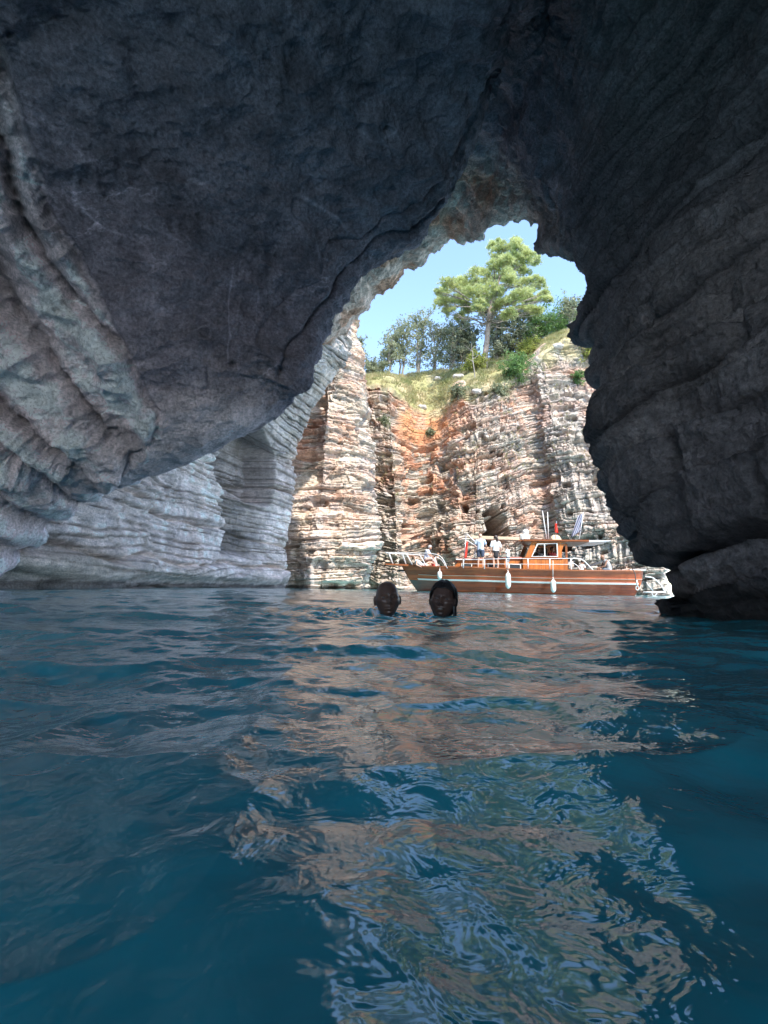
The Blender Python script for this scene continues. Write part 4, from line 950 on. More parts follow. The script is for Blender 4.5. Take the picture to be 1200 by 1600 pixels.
# roof gear: dome, aerials, flags
rz_ = zr0 + .11; p = bx(820, -.9, rz_)
b_ = MB(); b_.box(p - .24, p + .24, -1.15, -.65, rz_ + .002, rz_ + .30, .05); bb = b_.build('equipment_box', M_white, roof)
b_ = MB(); b_.lathe([(.11, .302), (.15, .36), (.16, .44), (.12, .54), (.05, .58)], (p + .05, -.9, rz_), 16); b_.build('radar_dome', M_white, roof)
b_ = MB(); b_.tube([bpt(854, 842, -.8), bpt(847.5, 798, -.8)], [.03, .018], 6); b_.build('aerial', M_tube, roof)
b_ = MB(); b_.tube([bpt(857, 842, -.3), bpt(855.5, 800, -.3)], [.03, .018], 6); b_.build('aerial', M_tube, roof)
def flag(name, corners, y, mt, parent, nx=10, nz=12, amp=.05, label=None):
    """corners tl,tr,br,bl as boat-frame points"""
    tl, tr, br, bl = [np.asarray(c) for c in corners]; b_ = MB(); V = []
    for i in range(nx):
        for j in range(nz):
            s_, t = i / (nx - 1), j / (nz - 1); q = (tl * (1 - s_) + tr * s_) * (1 - t) + (bl * (1 - s_) + br * s_) * t
            q = q + np.array([0, amp * math.sin(s_ * 7 + t * 3) * (.3 + s_), 0]); V.append(b_.bm.verts.new(q))
    for i in range(nx - 1):
        for j in range(nz - 1): b_.bm.faces.new((V[i * nz + j], V[i * nz + j + 1], V[(i + 1) * nz + j + 1], V[(i + 1) * nz + j])).smooth = True
    o = b_.build(name, mt, parent, label); md = o.modifiers.new('thick', 'SOLIDIFY'); md.thickness = .006; return o
mt, n, b, out = newmat('striped_blue_flag'); M_flag = mt
tc = N(n, 'TexCoord'); mp = N(n, 'Mapping'); mp.inputs['Rotation'].default_value = (0, R(-22), 0); n.links.new(tc.outputs['Object'], mp.inputs[0])
wv = N(n, 'TexWave', Scale=3.2, Distortion=.6, Detail=1.0); wv.bands_direction = 'X'; n.links.new(mp.outputs[0], wv.inputs[0])
n.links.new(mix(n, (.06, .07, .14), (.34, .36, .42), ramp(n, wv.outputs['Fac'], [(.4, 0.0), (.55, 1.0)])), b.inputs['Base Color']); b.inputs['Roughness'].default_value = .8
b_ = MB(); b_.tube([bpt(905, 842, .9), bpt(911.5, 801, .9)], .02, 6); b_.build('flag_staff', M_tube, roof)
flag('flag', [bpt(903, 806, .9), bpt(911, 802, .9), bpt(907, 830, .9), bpt(892, 840, .9)], .9, M_flag, roof, label='blue and white striped flag')
b_ = MB(); b_.tube([bpt(868, 842, -.2), bpt(869.5, 814, -.2)], .015, 6); b_.build('flag_staff', M_steel, roof)
flag('flag', [bpt(867.5, 818, -.2), bpt(870.5, 818, -.2), bpt(872, 833, -.2), bpt(867, 832, -.2)], -.2, M_red, roof, label='small red flag')
# coiled gear and box on the roof behind the aerials
b_ = MB(); q = bx(868, .4, rz_); b_.hexa([(q - .35, .1, rz_ + .002), (q + .35, .1, rz_ + .002), (q + .35, .8, rz_ + .002), (q - .35, .8, rz_ + .002)], [(q - .2, .2, rz_ + .42), (q + .15, .2, rz_ + .42), (q + .15, .7, rz_ + .42), (q - .2, .7, rz_ + .42)], .05); b_.build('canvas_bundle', M_canvas, roof)
# foredeck awning, its struts, mast with red pennant
b_ = MB(); a = bpt(735, 838.5, 1.0); c_ = bpt(812, 841, 1.0); b_.hexa([(a[0], .4, a[2] - .18), (c_[0], .4, c_[2] - .18), (c_[0], 1.3, c_[2] - .14), (a[0], 1.3, a[2] - .14)], [(a[0], .4, a[2]), (c_[0], .4, c_[2]), (c_[0], 1.3, c_[2] + .04), (a[0], 1.3, a[2] + .04)], .02); aw = b_.build('foredeck_awning', M_canvas, boat)
for q in (742, 805): b_ = MB(); t = bpt(q, 845, 1.0); b_.tube([(t[0], 1.0, DZ(.4)), (t[0], 1.0, t[2] - .17)], .02, 6); b_.build('awning_post', M_steel, aw)
b_ = MB(); b_.tube([bpt(729, 834, -.5), bpt(748, 852, -.3)], .028, 6); b_.tube([bpt(731, 845, -.5), bpt(749, 857, -.3)], .022, 6); b_.build('boom', M_tube, boat)
b_ = MB(); t0, t1 = bpt(724.5, 887, -1.3), bpt(728, 838, -1.3); b_.tube([t0, t1], .022, 6); fm = b_.build('pennant_mast', M_steel, boat)
flag('pennant', [bpt(728.5, 846, -1.32), bpt(731.5, 847, -1.32), bpt(729, 872, -1.32), bpt(725, 872, -1.32)], -1.32, M_red, fm, label='long red pennant')
# side rails with stanchions
b_ = MB()
ST = [(724, 887.5, 874), (757, 889, 873.5), (791, 890, 872.5), (825, 890.5, 872.5), (859, 891, 872.5), (892, 891.5, 872)]
for q, yb_, yt_ in ST:
    f0, t0 = bpt(q, yb_, -1.83), bpt(q, yt_, -1.83); b_.tube([f0, t0], .024, 6)
tp = [bpt(q, yt_ + .3, -1.83) for q, _, yt_ in ST]; b_.tube(tp, .013, 6); mid = [bpt(q, (yb_ + yt_) / 2, -1.83) for q, yb_, yt_ in ST]; b_.tube(mid, .010, 6)
b_.build('side_rail', M_tube, boat); b_ = MB()
for sd_ in (1,):
    b_.tube([(p[0], 1.8, p[2]) for p in tp], .013, 6)
    for p in tp: b_.tube([(p[0], 1.8, DZ(.5)), (p[0], 1.8, p[2])], .02, 6)
b_.build('side_rail', M_tube, boat)
for yq in (-1.78, 1.7):
    b_ = MB()
    b_.tube(curve([bpt(893, 891, yq), bpt(893, 874, yq), bpt(903, 873, yq), bpt(912, 876, yq), bpt(920, 884, yq), bpt(928, 892, yq)], 26), .026, 8)
    b_.tube(curve([bpt(893, 879, yq), bpt(898, 881, yq), bpt(904, 886, yq), bpt(907, 892, yq)], 12), .018, 6)
    b_.build('stern_rail', M_tube, boat)
b_ = MB(); b_.box(bx(985, -1.4), bx(1010, -1.4), -1.35, 1.35, ZS + .03, ZS + .09, .01); b_.build('stern_ledge', M_white, boat)
# folded table and bench in the cockpit
b_ = MB(); a, c_ = bpt(914, 889, -.8), bpt(935, 880, -.8); b_.hexa([(a[0], -1.1, a[2]), (c_[0], -1.1, c_[2]), (c_[0], -.4, c_[2]), (a[0], -.4, a[2])], [(a[0] - .02, -1.1, a[2] + .07), (c_[0] - .02, -1.1, c_[2] + .07), (c_[0] - .02, -.4, c_[2] + .07), (a[0] - .02, -.4, a[2] + .07)]); b_.build('folded_table', plain('dark_board', (.07, .07, .08), .5), boat)
b_ = MB(); b_.box(bx(935, -.8), bx(975, -.8), -1.3, 1.3, 1.0, 1.16, .02); b_.build('cockpit_bench', M_trim, boat)
# swim platform behind the stern
b_ = MB()
for yq in (-.9, .6):
    b_.tube(curve([bpt(1008, 901, yq), bpt(1020, 903, yq), bpt(1032, 913, yq), bpt(1039, 925, yq)], 16), .028, 7)
    b_.tube([bpt(1005, 925, yq), bpt(1040, 925.5, yq)], .028, 7)
    b_.tube([bpt(1010, 910, yq), bpt(1020, 923, yq)], .018, 6)
    b_.tube(curve([bpt(1018, 926, yq), bpt(1022, 932, yq), bpt(1027, 926, yq)], 8), .018, 6)
a = bpt(1039, 925, -.9); b_.tube([(a[0], -.9, a[2]), (a[0], .6, a[2])], .028, 7)
pf = b_.build('swim_platform', M_tube, boat)
b_ = MB(); a, c_ = bpt(1008, 926, -.9), bpt(1038, 926.5, -.9)
for k in range(7): x_ = a[0] + (c_[0] - a[0]) * (k + .5) / 7; b_.box(x_ - .05, x_ + .05, -.86, .56, a[2] + .01, a[2] + .04)
b_.build('platform_slats', M_deck, pf)

# fenders: things of their own, hanging from the rail
def fender(px, py0, py1, yrope, r, lab, kind=0):
    yq = -1.98 if px > 700 else -1.25
    top, bot = bpt(px, py0, yq), bpt(px + .5, py1, yq); H = top[2] - bot[2]; w0 = bl2w(top[0], yq - .02, bot[2])
    root = empty('boat_fender', w0, lab, 'fender', 'white fenders hanging along the hull')
    b_ = MB(); b_.lathe([(.02, 0), (r * .45, .04 * H), (r * .8, .12 * H), (r, .25 * H), (r, .75 * H), (r * .8, .88 * H), (r * .4, .95 * H), (r * .3, H)], (0, 0, 0), 18); b_.build('fender_body', M_fender, root)
    b_ = MB(); b_.lathe([(r * .32, H + .001), (r * .35, H + .05), (r * .15, H + .09)], (0, 0, 0), 10); b_.build('eye_cap', plain('faded_cap', (.65, .5, .45), .6), root)
    rt = bpt(px, yrope, yq + .1); w1 = bl2w(*rt) - w0; b_ = MB(); b_.tube([(0, 0, H + .06), (0.01, 0, (H + w1[2]) / 2), w1], .013, 6); b_.build('rope', M_rope, root)
fender(687, 892, 905, 884, .12, 'short stubby white fender at the bow, above the woman swimmer', 1)
fender(793.5, 894, 920, 875, .135, 'largest pointed white fender hanging below the child')
fender(864, 905, 926, 876, .125, 'rounder white fender hanging below the rear of the wheelhouse')
a = bpt(991, 892, -1.72); b_ = MB(); z0 = a[2]
w0 = bl2w(a[0], -1.78, 0); b_.tube(curve([(-.06, .1, z0 + .08), (0, 0, z0 - .1), (.02, -.02, z0 - .45), (.05, 0, z0 - .6)], 12), .025, 6); o = b_.build('mooring_rope', M_dkrope); o.location = w0; o.rotation_euler = (0, 0, BRZ); tag(o, 'dark rope looped over the rail at the stern', 'rope')
b_ = MB(); b_.tube([(.05, -.05, z0 - .45), (.06, -.06, .45)], .04, 8); b_.tube([(.05 + .07 * math.cos(q), -.06, .38 + .09 * math.sin(q)) for q in np.linspace(0, 6.28, 12)], .022, 6); b_.build('rope_bundle', M_rope, o)
# ------------------------------------------------------------------ people
def fuse(objs, name, mt, parent, voxel, smooth_it=3, grow=0.0):
    """bake skin/primitive objects into one continuous voxel-fused surface"""
    dg = bpy.context.evaluated_depsgraph_get(); bm = bmesh.new()
    for o in objs:
        me = bpy.data.meshes.new_from_object(o.evaluated_get(dg)); me.transform(o.matrix_world); bm.from_mesh(me); bpy.data.meshes.remove(me)
    me = bpy.data.meshes.new(name); bm.to_mesh(me); bm.free()
    for o in objs: d_ = o.data; bpy.data.objects.remove(o); bpy.data.meshes.remove(d_)
    o = bpy.data.objects.new(name, me); COL.objects.link(o)
    md = o.modifiers.new('r', 'REMESH'); md.mode = 'VOXEL'; md.voxel_size = voxel; md.use_smooth_shade = True
    ms = o.modifiers.new('s', 'SMOOTH'); ms.factor = .5; ms.iterations = smooth_it
    bpy.context.view_layer.update(); dg = bpy.context.evaluated_depsgraph_get()
    m2 = bpy.data.meshes.new_from_object(o.evaluated_get(dg)); bpy.data.objects.remove(o); bpy.data.meshes.remove(me)
    bm = bmesh.new(); bm.from_mesh(m2); bm.verts.ensure_lookup_table(); seen = [False] * len(bm.verts); best = []
    for v0 in bm.verts:
        if seen[v0.index]: continue
        st_ = [v0]; seen[v0.index] = True; isl = []
        while st_:
            v = st_.pop(); isl.append(v)
            for e in v.link_edges:
                w_ = e.other_vert(v)
                if not seen[w_.index]: seen[w_.index] = True; st_.append(w_)
        if len(isl) > len(best): best = isl
    keep_ = set(best); bmesh.ops.delete(bm, geom=[v for v in bm.verts if v not in keep_], context='VERTS')
    bm.normal_update()
    if grow:
        off = {v: v.normal.copy() for v in bm.verts}
        for v, q_ in off.items(): v.co += q_ * grow
    bm.to_mesh(m2); bm.free()
    m2.name = name; m2.materials.clear(); m2.materials.append(mt)
    for p in m2.polygons: p.use_smooth = True
    o = bpy.data.objects.new(name, m2); COL.objects.link(o); o.parent = parent
    return o
def skin(chains, root_i=0):
    """tapered, round-ended limb segments (fused into one surface afterwards)"""
    bm = bmesh.new(); n, k_ = 14, 5
    for ch in chains:
        for a, b2 in zip(ch, ch[1:]):
            p0, p1 = np.asarray(a[0], float), np.asarray(b2[0], float); r0, r1 = a[1] * .84, b2[1] * .84
            w0 = a[2] if len(a) > 2 else 0.0; w1 = b2[2] if len(b2) > 2 else 0.0
            for sd_ in ((0,) if w0 == 0 and w1 == 0 else (-1, 0, 1)):
                q0 = p0 + np.array([0, sd_ * w0, 0]); q1 = p1 + np.array([0, sd_ * w1, 0]); d = q1 - q0; L_ = np.linalg.norm(d)
                if L_ < 1e-5: continue
                d = d / L_; ref = np.array([0, 0, 1.0]) if abs(d[2]) < .9 else np.array([1.0, 0, 0]); u = np.cross(d, ref); u /= np.linalg.norm(u); v = np.cross(d, u)
                prof = [(-math.cos(t) * r0, math.sin(t) * r0) for t in np.linspace(.15, math.pi / 2, k_)] + [(L_ + math.sin(t) * r1, math.cos(t) * r1) for t in np.linspace(0, math.pi / 2 - .15, k_)]
                rings = [[bm.verts.new(q0 + d * z_ + rr_ * (math.cos(q) * u + math.sin(q) * v)) for q in np.arange(n) / n * 2 * math.pi] for z_, rr_ in prof]
                for i in range(len(rings) - 1):
                    for j in range(n): bm.faces.new((rings[i][j], rings[i][(j + 1) % n], rings[i + 1][(j + 1) % n], rings[i + 1][j]))
                bm.faces.new(rings[0][::-1]); bm.faces.new(rings[-1])
    bmesh.ops.recalc_face_normals(bm, faces=bm.faces[:])
    me = bpy.data.meshes.new('sk'); bm.to_mesh(me); bm.free(); o = bpy.data.objects.new('sk', me); COL.objects.link(o); return o
def head_obj(c, yaw=0.0, tilt=0.0, roll=0.0, s=1.0, female=False):
    """a head with brow, eye sockets, nose, lips, chin and ears; face towards +x before rotation"""
    n, m_ = 150, 100
    A, B_ = np.meshgrid(np.linspace(-math.pi, math.pi, n, endpoint=False), np.linspace(.02, math.pi - .02, m_), indexing='ij')
    dx, dy, dz = np.sin(B_) * np.cos(A), np.sin(B_) * np.sin(A), np.cos(B_)
    pw = lambda q, e: np.sign(q) * np.abs(q) ** e
    x = .098 * pw(dx, .92); y = .077 * pw(dy, .88); z = .116 * pw(dz, .93)
    low = np.clip(-dz, 0, 1); x = np.where(dx < 0, x * (1 - .55 * low ** 1.2), x * (1 - .10 * low)); y = y * (1 - (.26 if not female else .28) * low ** 2.0)
    up = np.clip(dz, 0, 1); x = x * (1 + .06 * up * (dx < 0)); 
    g = lambda yy, zz, sy, sz: np.exp(-((y - yy) / sy) ** 2 - ((z - zz) / sz) ** 2) * (dx > .1)
    g2 = lambda yy, zz, sy, sz: g(yy, zz, sy, sz) + g(-yy, zz, sy, sz)
    x = x + .010 * g2(.028, .030, .020, .009) + .006 * g(0, .034, .02, .014)                     # brow
    x = x - .017 * g2(.031, .009, .017, .013) + .006 * g2(.032, .0155, .014, .0035) + .0045 * g2(.032, .0015, .013, .0035)      # socket, lids
    x = x + .028 * g(0, -.020, .0095, .014) + .016 * g(0, .004, .0075, .022) + .010 * g2(.0125, -.025, .006, .008) - .006 * g2(.0065, -.034, .004, .004)   # nose
    x = x + .006 * g2(.046, -.012, .017, .016) - .006 * g2(.052, -.050, .014, .022)              # cheekbone, hollow
    x = x + .010 * g(0, -.050, .022, .0055) + .011 * g(0, -.0645, .018, .0065) - .009 * g(0, -.0572, .023, .0026) + .004 * g(0, -.056, .035, .03)    # lips
    x = x - .005 * g(0, -.078, .02, .006) + .013 * g(0, -.094, .021, .014)                        # chin
    y = y * (1 + .05 * np.exp(-((z + .012) / .03) ** 2) - .045 * np.exp(-((z - .035) / .03) ** 2) * (dx > 0))
    P = np.stack([x, y, z], -1).reshape(-1, 3)
    V = [P]; F = []
    idx = np.arange(n * m_).reshape(n, m_); i2 = np.concatenate([idx, idx[:1]], 0)
    F.append(np.stack([i2[:-1, :-1], i2[:-1, 1:], i2[1:, 1:], i2[1:, :-1]], -1).reshape(-1, 4))
    bm = bmesh.new(); vs = [bm.verts.new(p) for p in P]; [bm.faces.new([vs[i] for i in f]) for f in F[0]]
    bm.faces.new([vs[i] for i in idx[:, 0]]); bm.faces.new([vs[i] for i in idx[::-1, -1]])
    for sd_ in (-1, 1):
        r_ = bmesh.ops.create_uvsphere(bm, u_segments=14, v_segments=10, radius=1)
        for v in r_['verts']: q = v.co.copy(); v.co = Vector((q.x * .018 - .008 + .006 * q.z, sd_ * (.079 + .010 * q.y * sd_ + .004), q.z * .032 - .008))
    M_ = Matrix.Translation(Vector(c)) @ Matrix.Rotation(yaw, 4, 'Z') @ Matrix.Rotation(tilt, 4, 'Y') @ Matrix.Rotation(roll, 4, 'X') @ Matrix.Scale(s, 4)
    bm.transform(M_); bmesh.ops.recalc_face_normals(bm, faces=bm.faces[:])
    me = bpy.data.meshes.new('hd'); bm.to_mesh(me); bm.free(); o = bpy.data.objects.new('hd', me); COL.objects.link(o); return o, M_
def skin_mat(name, c):
    mt, n, b, out = newmat(name); v = coord(n)
    n.links.new(mix(n, c, ramp(n, noise(n, v, 14, 4), [(.3, .8), (.7, 1.1)]), .5, 'MULTIPLY'), b.inputs['Base Color']); b.inputs['Roughness'].default_value = .5
    b.inputs['Coat Weight'].default_value = .35 if 'swimmer' in name else 0; b.inputs['Coat Roughness'].default_value = .18; b.inputs['Subsurface Weight'].default_value = .08; b.inputs['Subsurface Radius'].default_value = (.02, .008, .004)
    if 'swimmer' in name: p_ = bump(n, b, noise(n, v, 55, 3, .6), .5, .004); bump(n, b, noise(n, v, 160, 2, .5), .5, .002, p_)
    return mt
def cloth_mat(name, c):
    mt, n, b, out = newmat(name); v = coord(n); f = noise(n, v, 9, 4, .6)
    n.links.new(mix(n, c, ramp(n, f, [(.3, .75), (.7, 1.05)]), .5, 'MULTIPLY'), b.inputs['Base Color']); b.inputs['Roughness'].default_value = .9; bump(n, b, f, .5, .02); return mt
def hair_mat(name, c):
    mt, n, b, out = newmat(name); v = coord(n, (9, 9, 1)); f = noise(n, v, 14, 4, .7)
    n.links.new(mix(n, c, ramp(n, f, [(.3, .4), (.7, 1.6)]), .7, 'MULTIPLY'), b.inputs['Base Color']); b.inputs['Roughness'].default_value = .42; bump(n, b, f, .6, .006); return mt
SK1 = skin_mat('tanned_skin', (.44, .25, .17)); SK2 = skin_mat('fair_skin', (.60, .37, .28)); SK3 = skin_mat('deep_tanned_skin', (.27, .15, .10))
CW = cloth_mat('white_cotton', (.74, .74, .76)); CB = cloth_mat('pale_blue_cotton', (.52, .60, .74)); CN = cloth_mat('navy_cotton', (.06, .08, .13)); CK = cloth_mat('black_cotton', (.03, .03, .035))
CG = cloth_mat('grey_cotton', (.42, .44, .46)); CD = cloth_mat('slate_cotton', (.12, .15, .19)); CR_ = cloth_mat('red_cotton', (.50, .06, .05)); CP = cloth_mat('pale_pink_towel', (.66, .48, .42))
HD = hair_mat('dark_hair', (.035, .022, .018)); HB_ = hair_mat('brown_hair', (.13, .07, .04)); HG_ = hair_mat('grey_hair', (.42, .41, .40)); HW = hair_mat('wet_black_hair', (.015, .012, .012))

STAND = dict(pelvis=(0, 0, .95), waist=(0, 0, 1.10), chest=(.01, 0, 1.32), neck=(0, 0, 1.47), head=(.02, 0, 1.635),
             shL=(0, .18, 1.41), elL=(-.02, .25, 1.14), wrL=(.08, .26, .90), shR=(0, -.18, 1.41), elR=(-.02, -.25, 1.14), wrR=(.08, -.26, .90),
             hiL=(0, .095, .90), knL=(.03, .11, .49), anL=(-.02, .12, .09), hiR=(0, -.095, .90), knR=(.03, -.11, .49), anR=(-.02, -.12, .09))
def toes(a, yaw=0): a = np.array(a); return a + np.array([.15, 0, -.06])
def hand_chains(wr, el, s=1.0):
    wr = np.array(wr, float); d = wr - np.array(el, float); d /= np.linalg.norm(d) + 1e-9
    side = np.cross(d, [0, 0, 1.0]); side = side / (np.linalg.norm(side) + 1e-9) if np.linalg.norm(side) > .2 else np.array([1.0, 0, 0]); nn = np.cross(d, side)
    palm = wr + d * .055; out = [[(wr, .024), (palm, .030)]]
    for k, (o_, l) in enumerate(((-.028, .055), (-.010, .070), (.010, .066), (.027, .052))):
        k0 = palm + side * o_ + d * .03; k1 = k0 + d * l * .55 + nn * .008; k2 = k1 + d * l * .4 + nn * .02
        out.append([(palm, .030), (k0, .011), (k1, .009), (k2, .008)])
    t0 = wr + d * .02 - side * .03; t1 = t0 + d * .035 - side * .022
    out.append([(wr, .024), (t0, .013), (t1, .010)])
    return out
def person(label, loc, rz, J=None, sc_=1.0, skinm=SK1, top=CW, bottom=CN, hair=HD, hstyle='short', female=False, head=(0, 0, 0), sleeve=.55, shortlen=.55, group=None, skirt=False, voxel=.011, build=1.0):
    P = {k_: np.array(v, float) for k_, v in STAND.items()}
    for k_, v in (J or {}).items(): P[k_] = np.array(v, float)
    root = empty('person', loc, label, 'person', group, rz)
    b_ = build
    L = lambda a, c_, t: P[a] * (1 - t) + P[c_] * t
    ch = [[(P['pelvis'], .125 * b_, .05), (P['waist'], .112 * b_, .04), (P['chest'], .130 * b_, .06), (P['neck'] * .55 + P['chest'] * .45, .085, .05), (P['neck'], .060), (P['neck'] * .5 + P['head'] * .5, .053)]]
    for s_ in 'LR':
        ch.append([(P['chest'], .140 * b_), (P['sh' + s_], .058), (L('sh' + s_, 'el' + s_, .5), .050), (P['el' + s_], .040), (L('el' + s_, 'wr' + s_, .4), .038), (P['wr' + s_], .024)])
        ch.append([(P['pelvis'], .125 * b_), (P['hi' + s_], .095), (L('hi' + s_, 'kn' + s_, .5), .078), (P['kn' + s_], .056), (L('kn' + s_, 'an' + s_, .35), .055), (P['an' + s_], .034), (P['an' + s_] + (P['toe' + s_] - P['an' + s_] if 'toe' + s_ in P else np.array([.15, 0, -.06])), .030)])
        ch += hand_chains(P['wr' + s_], P['el' + s_])
    h, HM = head_obj(P['head'], head[0], head[1], head[2], 1.0, female)
    body = fuse([skin(ch), h], 'body', skinm, root, voxel)
    # clothes, slightly larger than the body
    tc_ = [[(L('pelvis', 'waist', .1), .130 * b_, .055), (P['waist'], .128 * b_, .045), (P['chest'], .136 * b_, .06), (P['neck'] * .6 + P['chest'] * .4, .090, .05)]]
    if sleeve > 0:
        for s_ in 'LR': tc_.append([(P['chest'], .155 * b_), (P['sh' + s_], .064), (L('sh' + s_, 'el' + s_, sleeve), .064)])
    fuse([skin(tc_)], 'shirt', top, root, .013, 2, .016)
    bc_ = []
    if skirt: bc_ = [[(L('pelvis', 'waist', .4), .122, .045), (P['pelvis'], .135, .055), (L('pelvis', 'knL', .25) * .5 + L('pelvis', 'knR', .25) * .5, .16), (L('pelvis', 'knL', .5) * .5 + L('pelvis', 'knR', .5) * .5, .165)]]
    else:
        bc_ = [[(L('pelvis', 'waist', .35), .124 * b_, .05), (P['pelvis'], .132 * b_, .05)]]
        for s_ in 'LR': bc_.append([(P['pelvis'], .142 * b_), (P['hi' + s_], .112), (L('hi' + s_, 'kn' + s_, shortlen), .095)])
    fuse([skin(bc_)], 'skirt' if skirt else 'shorts', bottom, root, .013, 2, .014)
    if hstyle != 'bald':
        bm = bmesh.new(); r_ = bmesh.ops.create_uvsphere(bm, u_segments=32, v_segments=20, radius=1)
        for v in r_['verts']:
            q = v.co.copy(); k_ = 1 + .05 * math.sin(q.y * 19 + q.z * 11)
            v.co = Vector((q.x * .104 * k_ - .012, q.y * .086 * k_, q.z * .112 * k_ + .018))
        kill = [v for v in bm.verts if (v.co.x > .035 and v.co.z < .075) or (v.co.x > -.02 and v.co.z < -.0 and hstyle == 'short') or (v.co.z < -.05)]
        bmesh.ops.delete(bm, geom=kill, context='VERTS'); bm.transform(HM); me = bpy.data.meshes.new('hair'); bm.to_mesh(me); bm.free(); me.materials.append(hair)
        ho = bpy.data.objects.new('hair', me); COL.objects.link(ho); ho.parent = root; md = ho.modifiers.new('t', 'SOLIDIFY'); md.thickness = .014; md.offset = 1
        for p in me.polygons: p.use_smooth = True
        if hstyle in ('long', 'pony'):
            T_ = lambda q: np.array(HM @ Vector(q))
            st = [[(T_((-.075, 0, .04)), .06), (T_((-.11, 0, -.05)), .05 if hstyle == 'pony' else .07), (T_((-.10, .01, -.16)), .045 if hstyle == 'pony' else .065), (T_((-.09, .015, -.27)), .02 if hstyle == 'pony' else .05), (T_((-.085, .015, -.36)), .012 if hstyle == 'pony' else .03)]]
            fuse([skin(st)], 'hair_length', hair, ho, .012, 2)
    root.scale = (sc_, sc_, sc_)
    return root
SIT = dict(pelvis=(0, 0, .10), waist=(.0, 0, .26), chest=(.05, 0, .48), neck=(.08, 0, .63), head=(.12, 0, .79), shL=(.06, .18, .57), shR=(.06, -.18, .57), elL=(.16, .24, .32), elR=(.16, -.24, .32), wrL=(.36, .16, .26), wrR=(.36, -.16, .26),
           hiL=(.06, .10, .09), hiR=(.06, -.10, .09), knL=(.46, .13, .14), knR=(.46, -.13, .14), anL=(.50, .13, -.30), anR=(.50, -.13, -.30))
def onboat(px, pyfoot, y): q = bpt(px, pyfoot, y); return bl2w(*q)
G1 = 'passengers aboard the wooden boat'
def zs(px, y, z): return bl2w(bx(px, y, z), y, z)
zd_ = lambda px, y: DZ(np.clip((bx(px, y) - XB) / (XS - XB), 0, 1)) + .005
# three standing amidships
q = zd_(752, -1.5); person('man standing on deck in pale blue T-shirt and navy shorts, left of the long-haired woman', zs(751, -1.5, q), R(65), dict(elR=(.14, -.26, 1.16), wrR=(.36, -.20, 1.0), elL=(-.04, .27, 1.15), wrL=(.10, .22, .95)), 1.04, SK2, CB, CN, HG_, 'bald', False, (R(-20), 0, 0), group=G1)
q = zd_(775, -1.5); person('long-haired woman standing between the man and the child, white T-shirt and black shorts', zs(775, -1.5, q), R(100), dict(elL=(-.02, .27, 1.13), wrL=(.02, .27, .92), elR=(-.03, -.28, 1.13), wrR=(.04, -.28, .90)), 1.0, SK2, CW, CK, HD, 'long', True, (R(35), 0, 0), .75, .42, group=G1, skirt=True)
q = zd_(794, -1.5); person('small child standing beside the woman, white T-shirt and slate shorts, hand on the rail', zs(794, -1.5, q), R(150), dict(elR=(.16, -.20, 1.20), wrR=(.40, -.16, 1.18), elL=(.14, .24, 1.2), wrL=(.34, .18, 1.15), head=(.03, 0, 1.66)), .72, SK2, CW, CD, HB_, 'pony', True, (R(20), 0, 0), .6, .6, group=G1)
# bow group
q = zd_(668, -.1); person('grey-haired passenger perched on the bow in pale blue shirt, head bowed', zs(666, .1, q + .42), R(-20), dict(SIT, head=(.20, 0, .74), neck=(.13, 0, .61), chest=(.06, 0, .46), elL=(.20, .22, .34), elR=(.20, -.22, .34), wrL=(.34, .05, .18), wrR=(.34, -.05, .18)), 1.0, SK1, CB, CP, HG_, 'short', False, (0, R(30), 0), .5, .95, group=G1)
q = zd_(680, -.6); person('small passenger sitting low beside the grey-haired one on the bow', zs(680, -.4, q), R(190), dict(SIT, knL=(.30, .12, .42), knR=(.30, -.12, .42), anL=(.55, .12, .06), anR=(.55, -.12, .06), wrL=(.34, .12, .36), wrR=(.34, -.12, .36)), .82, SK2, CP, CR_, HD, 'short', True, (0, 0, 0), .4, group=G1)
LIE = dict(pelvis=(0, 0, .11), waist=(-.14, 0, .18), chest=(-.32, 0, .32), neck=(-.43, 0, .42), head=(-.52, 0, .54), shL=(-.38, .18, .38), shR=(-.38, -.18, .38), elL=(-.44, .25, .16), elR=(-.44, -.25, .16), wrL=(-.25, .26, .08), wrR=(-.25, -.26, .08),
           hiL=(.06, .10, .11), hiR=(.06, -.10, .11), knL=(.38, .13, .34), knR=(.42, -.10, .18), anL=(.72, .13, .08), anR=(.84, -.10, .08), toeL=(.84, .13, .12), toeR=(.90, -.10, .2))
q = zd_(660, -.5); person('sunbather reclining inside the bow railing with knees bent', zs(661, -.55, q), R(8), LIE, .95, SK2, CW, CP, HB_, 'short', True, (0, R(-20), 0), 0, .3, group=G1)
# wheelhouse
q = zd - .1; person('person in white top behind the front pane of the wheelhouse window', zs(842, -.5, q - .38), R(-100), None, 1.0, SK2, CW, CN, HB_, 'long', True, (0, 0, 0), group=G1)
person('person in red behind the rear pane of the wheelhouse window', zs(864, -.3, q - .36), R(-70), None, 1.02, SK1, CR_, CN, HD, 'short', False, (0, 0, 0), group=G1)
# stern
person('bald man sitting at the stern in grey sleeveless top, hunched to the left', zs(951, -1.0, 1.16), R(176), dict(SIT, chest=(.10, 0, .46), neck=(.19, 0, .60), head=(.27, 0, .74), shL=(.13, .19, .54), shR=(.13, -.19, .54), elL=(.26, .24, .28), elR=(.26, -.24, .28), wrL=(.48, .14, .20), wrR=(.48, -.14, .20)), 1.0, SK3, CG, CD, HD, 'bald', False, (0, R(18), 0), 0, .6, group=G1, build=1.08)
person('dark-haired passenger sitting low behind the stern rail, left of the bald man', zs(908, -.9, .98), R(20), dict(SIT, head=(.16, 0, .78)), .85, SK1, CW, CR_, HD, 'short', True, (0, R(25), 0), .4, group=G1)

